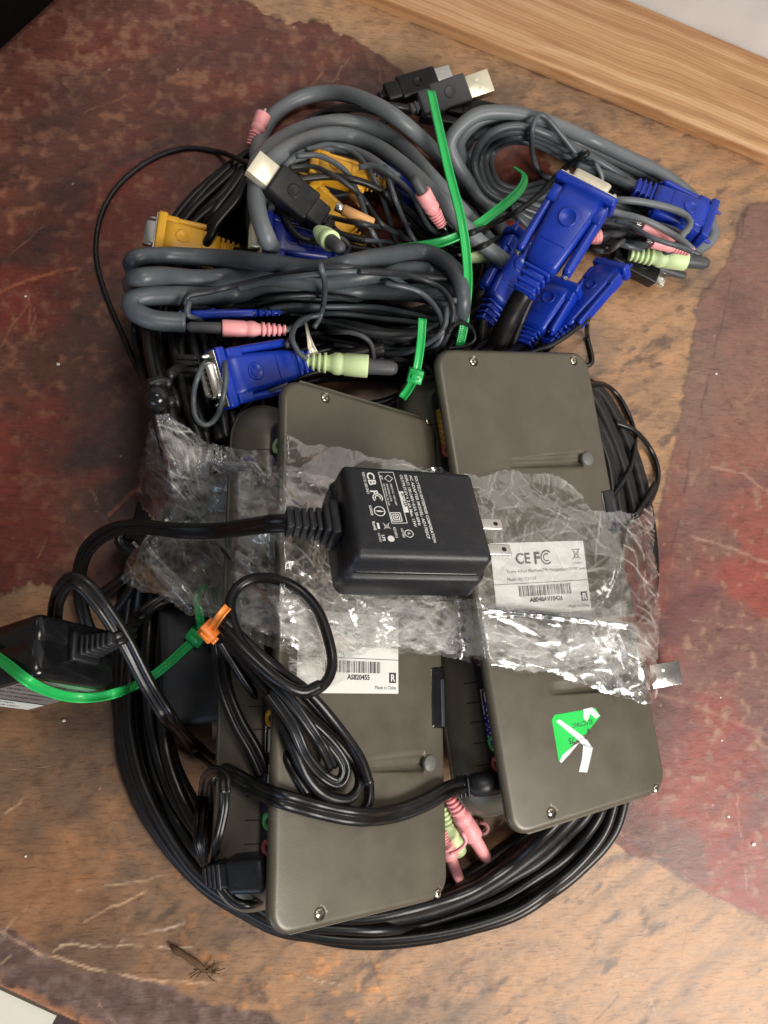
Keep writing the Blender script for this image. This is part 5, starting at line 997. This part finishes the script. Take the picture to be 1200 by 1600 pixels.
# crumpled film lying over the boxes, below the adapter and the upper cords
def film(seed, poly, lift, amp, hole=None, haze=0.0):
    st_ = 2.0; xs = np.arange(170, 1050, st_); ys = np.arange(620, 1125, st_); X, Y = np.meshgrid(xs, ys)
    j = ((Y / HS).astype(int) + OFF, (X / HS).astype(int) + OFF); B = H.copy()
    def blur(a, r):
        k = np.exp(-.5 * (np.arange(-2 * r, 2 * r + 1) / r) ** 2); k /= k.sum()
        a = np.apply_along_axis(lambda v: np.convolve(np.pad(v, 2 * r, mode='edge'), k, 'valid'), 0, a); return np.apply_along_axis(lambda v: np.convolve(np.pad(v, 2 * r, mode='edge'), k, 'valid'), 1, a)
    sub = B[620 // HS + OFF - 40:1125 // HS + OFF + 40, 170 // HS + OFF - 40:1050 // HS + OFF + 40]
    mx = sub.copy()
    for _ in range(4): mx = np.maximum(mx, np.maximum(np.maximum(np.roll(mx, 1, 0), np.roll(mx, -1, 0)), np.maximum(np.roll(mx, 1, 1), np.roll(mx, -1, 1))))
    for _ in range(2): mx = np.maximum(blur(mx, 7), sub + .5)
    mx = blur(mx, 2); jj = (j[0] - (620 // HS + OFF - 40), j[1] - (170 // HS + OFF - 40)); Zb = mx[jj]
    wx = (fbm(X / 110, Y / 110, 2, seed) - .5) * 46; wy = (fbm(X / 110, Y / 110, 2, seed + 5) - .5) * 46
    def ridged(x, y, s_): return np.abs(2 * vnoise(x, y, s_) - 1)
    ax = X + wx; ay = Y + wy
    # folds run along the band at the bottom, up the left tail and along the right edge
    def tri(q): return np.abs((q % 1.0) * 2 - 1)
    def folds(base, sd_, spread):
        r_ = np.random.default_rng(sd_); h = 0; ln = 0
        for i, (wl, am) in enumerate(((170, 1.5), (110, 1.05), (72, .62), (46, .30), (30, .13), (19, .045))):
            for rep_ in range(2):
                th = base + r_.normal(0, spread * (1 + .35 * i)); q = (ax * -np.sin(th) + ay * np.cos(th)) / wl + r_.uniform(0, 9) + (fbm(X / (wl * 1.6), Y / (wl * 1.6), 2, sd_ + 40 + i + 20 * rep_) - .5) * .9
                pa_ = ax * np.cos(th) + ay * np.sin(th); pb_ = -ax * np.sin(th) + ay * np.cos(th); m_ = np.clip((vnoise(pa_ / (wl * 1.7) + i + 5 * rep_, pb_ / (wl * .55), sd_ + 60 + i + 20 * rep_) - .42) * 3.0, 0, 1)
                h = h + am * tri(q) * m_ * .75; fr = q % 1.0; dd = np.minimum(np.minimum(fr, 1 - fr), np.abs(fr - .5)) * wl
                ln = ln + np.clip(1 - dd / 1.6, 0, 1) * m_ * (.40 + .35 * min(wl, 60) / 60) * np.clip((vnoise(pa_ / 38 + 7 * i, pb_ / 8, sd_ + 90 + i + 20 * rep_) - .40) * 3.2, 0, 1)
        return np.stack([h, ln])
    wl_ = np.clip((430 - X) / 90, 0, 1); wr_ = np.clip((X - 930) / 50, 0, 1); wb_ = np.clip((Y - 900) / 50, 0, 1) * (1 - wl_) * (1 - wr_); wm_ = np.clip(1 - wl_ - wr_ - wb_, 0, 1)
    h, line = folds(1.05, seed + 1, .5) * wl_ + folds(1.38, seed + 2, .3) * wr_ + folds(.13, seed + 3, .22) * wb_ + folds(-.35, seed + 4, .45) * wm_
    gy, gx = np.gradient(h); lap = np.abs(np.gradient(gy, axis=0) + np.gradient(gx, axis=1)); crease = np.clip((lap - .05) / .16, 0, 1)
    calm = np.clip(1 - np.hypot((X - 845) / 125, (Y - 850) / 150), 0, 1) ** .5
    calm = np.maximum(calm, np.clip(1 - np.hypot((X - 600) / 120, (Y - 740) / 40), 0, 1) * .6)
    A = amp * (1 - .78 * calm); A = A * np.where(X < 440, 1.7, 1.0)
    Z = Zb + lift + h * A * 4.6
    sd = sdf_poly(X + (fbm(X / 30, Y / 30, 4, seed + 20) - .5) * 26, Y + (fbm(X / 30, Y / 30, 4, seed + 21) - .5) * 22, poly)
    keep = sd < 0
    Z = Z - np.clip(1 + sd / 18, 0, 1) * 1.0 * A
    if hole is not None: keep &= sdf_poly(X, Y, hole) > 0
    pts = (RC @ np.stack([(X - 600) / F, (800 - Y) / F, -np.ones_like(X)], 0).reshape(3, -1)); t = (Z.ravel() - CAM[2]) / pts[2]; V = (CAM[:, None] + pts * t).T
    n0, n1 = X.shape; idx = np.arange(n0 * n1).reshape(n0, n1); F4 = np.stack([idx[:-1, :-1], idx[1:, :-1], idx[1:, 1:], idx[:-1, 1:]], -1).reshape(-1, 4); F4 = F4[keep.reshape(-1)[F4].all(1)]
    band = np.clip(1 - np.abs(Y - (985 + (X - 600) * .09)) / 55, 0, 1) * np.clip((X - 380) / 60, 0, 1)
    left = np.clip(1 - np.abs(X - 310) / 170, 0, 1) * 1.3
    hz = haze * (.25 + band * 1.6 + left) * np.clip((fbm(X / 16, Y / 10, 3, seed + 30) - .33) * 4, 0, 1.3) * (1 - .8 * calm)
    hz = np.clip(hz + .50 * line * (1 - .35 * calm) + crease * (.03 + .14 * np.clip((fbm(X / 40, Y / 40, 2, seed + 33) - .42) * 5, 0, 1)) * (1 - .6 * calm) * np.where(X < 430, 1.3, 1.0), 0, .85)  # white streaks painted along the folds in place of glints, stronger at left
    return V, F4, hz.ravel(), (X, Y, Z, keep)
fp = [(238, 642), (266, 648), (300, 675), (345, 690), (385, 705), (434, 712), (445, 676), (480, 690), (560, 705), (620, 716), (690, 732), (740, 742), (800, 735), (862, 737), (902, 757), (928, 800), (975, 802), (1022, 792), (1028, 850), (1030, 950), (1032, 1020), (1026, 1085), (1018, 1102), (1000, 1098), (960, 1084), (880, 1060), (780, 1045), (700, 1030), (620, 1018), (570, 1022), (545, 1055), (505, 1082), (478, 1072), (440, 1020), (385, 1000), (340, 978), (300, 962), (240, 935), (183, 905), (198, 878), (232, 830), (215, 775), (222, 700), (234, 660)]
fp2 = [(240, 650), (290, 690), (370, 710), (420, 722), (480, 730), (540, 760), (600, 900), (700, 935), (760, 930), (860, 965), (955, 900), (985, 810), (1018, 800), (1026, 900), (1028, 1050), (1010, 1095), (940, 1078), (850, 1052), (720, 1025), (600, 1005), (540, 1030), (500, 1060), (440, 1000), (350, 968), (240, 925), (200, 900), (245, 830), (228, 760), (228, 690)]
fp3 = [(380, 930), (450, 910), (520, 925), (640, 940), (740, 935), (780, 960), (880, 975), (980, 960), (1010, 1000), (1005, 1080), (930, 1068), (800, 1042), (680, 1018), (560, 1008), (500, 1040), (430, 1000), (370, 970)]
parts = []
Vs, Fs, hs, nv = [], [], [], 0
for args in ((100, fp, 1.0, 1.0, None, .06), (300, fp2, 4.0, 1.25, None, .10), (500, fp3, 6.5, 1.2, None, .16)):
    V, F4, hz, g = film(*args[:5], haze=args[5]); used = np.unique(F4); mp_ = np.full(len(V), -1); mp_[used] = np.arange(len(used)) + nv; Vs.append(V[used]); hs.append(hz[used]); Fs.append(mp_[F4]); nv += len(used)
    parts.append(g)
V = np.concatenate(Vs); F4 = np.concatenate(Fs); hz = np.concatenate(hs)
me = bpy.data.meshes.new('plastic_film'); me.vertices.add(len(V)); me.vertices.foreach_set('co', (V * S).ravel().astype(np.float32)); me.loops.add(F4.size); me.loops.foreach_set('vertex_index', F4.ravel().astype(np.int32))
me.polygons.add(len(F4)); me.polygons.foreach_set('loop_start', np.arange(0, F4.size, 4, dtype=np.int32)); me.polygons.foreach_set('loop_total', np.full(len(F4), 4, np.int32)); me.update(calc_edges=True); me.polygons.foreach_set('use_smooth', np.ones(len(F4), bool))
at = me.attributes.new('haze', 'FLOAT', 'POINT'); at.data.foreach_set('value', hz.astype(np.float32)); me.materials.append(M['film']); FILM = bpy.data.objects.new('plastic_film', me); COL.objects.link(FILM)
tag(FILM, 'crumpled clear plastic film draped across both switch boxes', 'plastic film')
for X, Y, Z, keep in parts:
    for x, y, z in zip(X[keep][::3], Y[keep][::3], Z[keep][::3]):
        i, j = hidx(x, y); H[i:i + 2, j - 1:j + 3] = np.maximum(H[i:i + 2, j - 1:j + 3], z - 3.5)

# black wall adapter on top of the film
Mx = cam_frame([15.3, 0.6, 150.1], [[0.945, -0.1484, 0.2913], [-0.0461, 0.8217, 0.5681], [-0.3237, -0.5503, 0.7697]]); AW, AL, AH = 70.5, 54.5, 31.
T = thing('power_adapter', 'matte black wall adapter with white printed ratings resting on the film', 'power adapter', Mx[:3, 3])
V, Fc = loft([(1.2, -AH), (0, -AH + 1), (0, -17), (.5, -15.6), (1.5, -15), (1.9, -6), (2.4, -2.4), (4.0, -.6), (6.2, 0)], AW, AL, 5.5, 7)
mb = MB(); mb.add(xf(V, Mx), Fc); put(mb.build('case', 'blackm'), T)
V, Fc = loft([(0, -13.6), (-.35, -13.2), (-.35, -12.6), (0, -12.2)], AW - 3.2, AL - 3.2, 5, 7, False, False); mb = MB(); mb.add(xf(V, Mx), Fc); put(mb.build('seam', 'blackg'), T)
for px_, py_ in ((762, 819), (775, 859)):
    o_ = Mx[:3, :3].T @ (CAM - Mx[:3, 3]); v_ = Mx[:3, :3].T @ ray(px_, py_); bp_ = o_ + v_ * ((-24 - o_[2]) / v_[2]); y = bp_[1]; bx_ = bp_[0]
    mb = MB(); V, Fc = rbox(8, 3.2, .75, .5, 2, (bx_, y, -24)); mb.add(xf(V, Mx), Fc); bo = put(mb.build('plug_blade', 'steel'), T); flat('blade_hole', ringpoly(bx_ + 4.2, y, 1.3, 1.25, 12), 'dark', bo, Mx, -23.2)
Mr = Mx.copy(); Mr[:3, 0] = -Mx[:3, 0]; Mr[:3, 1] = -Mx[:3, 1]; Mr[:3, 3] = xf(np.array([[-AW / 2, 0.5, -15.]]), Mx)[0]
mb = MB(); V, Fc = rbox(2.5, 9.5, 7.5, 1.2, 2, (1.2, 0, 0)); mb.add(xf(V, Mr), Fc); V, Fc = rbox(2, 7.5, 6.5, 1.2, 2, (4.5, 0, 0)); mb.add(xf(V, Mr), Fc)
for i in range(5): V, Fc = rbox(1.15, 6.0 - .25 * i, 5.0 - .2 * i, .5, 2, (8.2 + 3.4 * i, 0, 0)); mb.add(xf(V, Mr), Fc)
V, Fc = rbox(8.5, 4.2, 3.6, 1, 2, (14, 0, 0)); mb.add(xf(V, Mr), Fc); put(mb.build('strain_relief', 'blackm'), T)
e0 = xf(np.array([[20., 0, 0], [30, 0, -1.5]]), Mr)
cable('cord', [tuple([*proj(e0[0])]) + (e0[0][2],), tuple([*proj(e0[1])]) + (e0[1][2],), (340, 829, 96), (280, 829, 88), (215, 823, 78), (172, 830, 66), (138, 856, 52), (125, 890, 40), (124, 925, 26), (132, 965, 16), (150, 1010, 8)], 24, 'blacks', T, kind='twin', twist=(0, .2, .5, .2, 0, .2))
Rw = Mx[:3, :3]
def aloc(px, py):
    o_ = Rw.T @ (CAM - Mx[:3, 3]); v = Rw.T @ ray(px, py); t = -o_[2] / v[2]; return (o_ + v * t)[:2]
a, b = aloc(649, 744), aloc(681, 852); e = (b - a) / np.linalg.norm(b - a); L_ = np.eye(4); L_[:3, 0] = (*e, 0); L_[:3, 1] = (-e[1], e[0], 0); og = aloc(567, 738); L_[:3, 3] = (*og, .0); LA = Mx @ L_
def lp(px, py):
    q = aloc(px, py) - og; return float(q @ e), float(q @ np.array([-e[1], e[0]]))
def at_(s_, p0, p1, size, bold=.05, z=.15, mat='white', par=None):
    (u0, v0), (u1, v1) = lp(*p0), lp(*p1); return text(s_, size, u0, v0, mat, par or T, LA, bold, squeeze=max(.3, (math.hypot(u1 - u0, v1 - v0)) / (len(s_) * size * .60)), rot=0, z=z)
at_('SOLYTECH ENTERPRISE CORPORATION', (647, 744), (679, 852), 1.95, .035); at_('AC ADAPTER MODEL: AD1705CF', (639, 743), (671, 849), 1.95, .035); at_('INPUT: 100-240V~0.5A 50-60Hz', (631, 742), (661, 842), 1.95, .035); at_('OUTPUT:5V = 2.6A Max. 13W', (624, 742), (653, 838), 1.95, .035)
at_('CB', (572, 738), (578, 757), 5.0, .14); at_('F', (578, 766), (582, 775), 5.0, .14); at_('FOR I.T.E. USE ONLY', (565, 738), (577, 781), 1.7, .04); at_('R33030', (576, 790), (581, 808), 1.6, .04); at_('RoHS', (581, 815), (586, 829), 1.8, .05); at_('LPS', (596, 836), (600, 848), 1.9, .05)
at_('INPUT:AC 100V-240V', (609, 756), (617, 796), 1.15, .02); at_('50/60Hz 0.5A', (603, 756), (611, 792), 1.15, .02); at_('OUTPUT:DC 5V 2.6A', (598, 756), (607, 794), 1.15, .02); at_('JET', (593, 743), (597, 752), 1.6, .02); at_('LISTED', (626, 826), (631, 843), 1.5, .03); at_('E221815', (614, 824), (621, 844), 1.6, .03); at_('DC-02 MEXICO', (590, 833), (595, 848), 1.3, .02)
def q4(px0, py0, px1, py1): 
    (a, b), (c_, d_) = lp(px0, py0), lp(px1, py1); return a, b, c_, d_
a_, b_, c_, d_ = q4(623, 768, 639, 801); bx = flat('print_mark', [rect(a_, b_, c_, d_ - 0 if d_ > b_ + 1 else b_ + 2.4)], 'white', T, LA, .15); at_('5V = 2.6A', (626, 771), (634, 799), 2.0, .06, z=.22, mat='dark', par=bx)
(x0, y0), (x1, y1) = lp(591, 738), lp(609, 818); y2 = lp(615, 741)[1]
flat('print_mark', linepoly([(x0, y0), (x1, y0), (x1, y2), (x0, y2), (x0, y0)], .3), 'white', T, LA, .15)
cx, cy = lp(607, 748); flat('print_mark', linepoly([(cx - 2, cy), (cx, cy + 2), (cx + 2, cy), (cx, cy - 2), (cx - 2, cy)], .3), 'white', T, LA, .17)
cx, cy = lp(619, 808); flat('print_mark', sum([linepoly([(cx - r, cy - r), (cx + r, cy - r), (cx + r, cy + r), (cx - r, cy + r), (cx - r, cy - r)], .42) for r in (2.3, 1.4, .55)], []), 'white', T, LA, .17)
cx, cy = lp(590, 778); flat('print_mark', ringpoly(cx, cy, 2.5, .5, 18, 45, 315) + ringpoly(cx, cy, 1.45, .45, 14, 50, 310), 'white', T, LA, .15)
cx, cy = lp(593, 799); flat('print_mark', ringpoly(cx, cy, 2.7, .42, 22) + [[(cx - .2, cy - 2.4), (cx + .5, cy + .3), (cx + .2, cy + 2.4), (cx - .5, cy - .3)]], 'white', T, LA, .15)
cx, cy = lp(639, 834); flat('print_mark', ringpoly(cx, cy, 2.1, .35, 20), 'white', T, LA, .15); text('UL', 1.7, cx - .9, cy - .6, 'white', T, LA, .05, squeeze=.8, z=.15)
cx, cy = lp(611, 842); flat('print_mark', ringpoly(cx, cy, 1.6, 1.55, 18), 'white', T, LA, .15)
cx, cy = lp(591, 822); flat('print_mark', [rect(cx - 1.6, cy - .5, cx + 1.6, cy + .5)], 'white', T, LA, .15); cx, cy = lp(604, 822); flat('print_mark', linepoly([(cx - 1.6, cy - 1.6), (cx + 1.6, cy + 1.6)], .22) + linepoly([(cx + 1.6, cy - 1.6), (cx - 1.6, cy + 1.6)], .22) + linepoly([(cx - 1.2, cy - 1), (cx + 1, cy - .8), (cx + 1, cy + .8), (cx - 1.2, cy + 1)], .22), 'white', T, LA, .17)
(x0, y0), (x1, y1) = lp(560, 734), lp(682, 854); flat('label_border', linepoly([(-1.2, -1.2), (x1 + .6, -1.2), (x1 + .6, lp(655, 740)[1] + 1.2), (-1.2, lp(655, 740)[1] + 1.2), (-1.2, -1.2)], .16), 'char', T, LA, .12)
box_stamp(Mx, ((-AW / 2, AW / 2), (-AL / 2, AL / 2), (-AH, 0)))

# cords above the film
T = thing('power_lead', 'coiled twin power cord bound by the orange tie, its loops spread over the left box', 'cord', P(450, 1100, 90))
for pts, w_, k, zo in (([(338, 985), (395, 1050), (440, 1120), (468, 1190), (500, 1240), (540, 1272), (572, 1262), (577, 1225), (560, 1190), (515, 1130), (460, 1070), (420, 1030)], 16, 'round', 0), ([(345, 990), (420, 1070), (500, 1135), (552, 1190), (562, 1225), (545, 1248), (510, 1243), (480, 1215), (455, 1160), (430, 1105), (400, 1050)], 17, 'round', 1), ([(352, 985), (430, 1085), (505, 1150), (538, 1195), (530, 1222), (505, 1212), (478, 1180), (455, 1130), (420, 1080)], 19, 'twin', 1),
                    ([(345, 975), (400, 1040), (450, 1090), (500, 1160), (520, 1200)], 18, 'twin', 0), ([(350, 970), (420, 1035), (480, 1080), (520, 1125), (560, 1180), (577, 1225)], 17, 'round', 1), ([(342, 1000), (380, 1060), (420, 1120), (450, 1190), (480, 1240)], 14, 'round', 0)):
    cable('loop', pts, w_, 'blacks', T, kind=k, zoff=zo, sag=7, sides=14)
T = thing('power_lead', 'long twin cord sweeping from the glossy adapter across the left box to the right one', 'cord', P(110, 910, 50)); 
arch = [(84, 1010, 60), (85, 972, 74), (90, 935, 90), (108, 909, 104), (130, 914, 104), (160, 948, 100), (195, 1002, 92), (232, 1072, 80), (272, 1132, 76), (330, 1188), (400, 1232), (480, 1260), (560, 1276), (620, 1270), (664, 1254), (700, 1234), (724, 1227)]
q, W3 = None, None
cable('cord', arch, 23, 'blacks', T, kind='twin', twist=(.5, .2, -.3, -.2, 0, .1, .3), step=4, zoff=1)
z0 = top_at(752, 1224, 5) + 5; A = P(780, 1222, z0 + 2); B = P(712, 1230, z0); Mx = frame(A, B); L_ = np.linalg.norm(A - B); V, Fc = lathe([(0, 6.3), (-L_ * .45, 6.7), (-L_ * .62, 6.2), (-L_ * .70, 4.6), (-L_ * .72, 4.4), (-L_ * .95, 3.6), (-L_, 2)], 20); mb = MB(); mb.add(xf(V, Mx), Fc)
for i in range(3): V, Fc = rbox(.9, 5.4, 5.0, .8, 2, (-L_ * (.74 + .09 * i), 0, 0)); mb.add(xf(V, Mx), Fc)
put(mb.build('barrel_plug', 'blackm'), T)
lp_ = [(360, 955), (366, 925), (390, 906), (425, 904), (465, 920), (497, 955), (516, 1010), (518, 1045), (505, 1070), (478, 1082), (445, 1070), (405, 1035), (375, 1000)]
o = cable('cord_loop', lp_, 17, 'blacks', None, closed=True, zoff=3, sag=10, sides=14); tag(o, 'single round loop of black cord standing over the film left of the adapter', 'cord')
cord('black cord doubling back below the round loop', [(352, 985), (385, 1020), (430, 1060), (470, 1080), (500, 1070)], 17, 'blacks', zoff=2, sides=14)
zip_tie('small orange zip tie binding the coiled cord beside the green tie head', [(356, 948), (344, 962), (334, 978), (326, 990), (338, 1003)], 13, 'orange', head=.72, headsize=1.25)
T = thing('power_lead', 'folded twin cord standing between ring and left box, ending in a thick plug', 'cord', P(330, 1300, 30))
for k, pts in enumerate(([(325, 1215), (316, 1260), (312, 1310), (322, 1350)], [(336, 1212), (335, 1260), (330, 1310), (330, 1350)], [(350, 1222), (350, 1262), (340, 1310), (332, 1352)])): cable('fold', pts, 20, 'blacks', T, kind='twin', zoff=k * 2 + 6, twist=.5 * k)
cable('fold_tip', [(318, 1240), (322, 1216), (336, 1204), (350, 1214), (352, 1240)], 18, 'blacks', T, kind='twin', zoff=8)
z0 = top_at(392, 1362, 5); A = P(422, 1362, z0 + 7); B = P(318, 1366, z0 - 6); Mx = frame(A, B); L_ = np.linalg.norm(A - B); mb = MB()
V, Fc = rbox(L_ * .28, 7.8, 6.8, 2.6, 4, (-L_ * .3, 0, 0)); mb.add(xf(V, Mx), Fc); V, Fc = rbox(L_ * .1, 5.8, 5.2, 2, 4, (-L_ * .62, 0, 0)); mb.add(xf(V, Mx), Fc)
for i in range(4): V, Fc = rbox(1.3, 6.2 - .6 * i, 5.6 - .5 * i, 1.2, 3, (-L_ * (.70 + .075 * i), 0, 0)); mb.add(xf(V, Mx), Fc)
put(mb.build('plug', 'blackm'), T); cord('thin black cord curling under the thick plug at lower left', [(345, 1385), (370, 1410), (400, 1412), (418, 1400)], 14, 'blacks')

def print_on(s_, p0, p1, size, parent, lab=None):
    z = top_at(*p0, 4) + .4; A = P(*p0, z); B = P(*p1, top_at(*p1, 4) + .4); e_ = (B - A) / np.linalg.norm(B - A); n_ = CAM - A; n_ = n_ - e_ * (n_ @ e_); n_ /= np.linalg.norm(n_); Mx = np.eye(4); Mx[:3, 0] = e_; Mx[:3, 1] = np.cross(n_, e_); Mx[:3, 2] = n_; Mx[:3, 3] = A
    text(s_, size, 0, 0, 'white', parent, Mx, .03, z=.1)
print_on('NOSA8', (206, 848), (238, 886), 2.4, next(o for o in scene.objects if o.get('label', '').startswith('twin cord with printed lettering')))
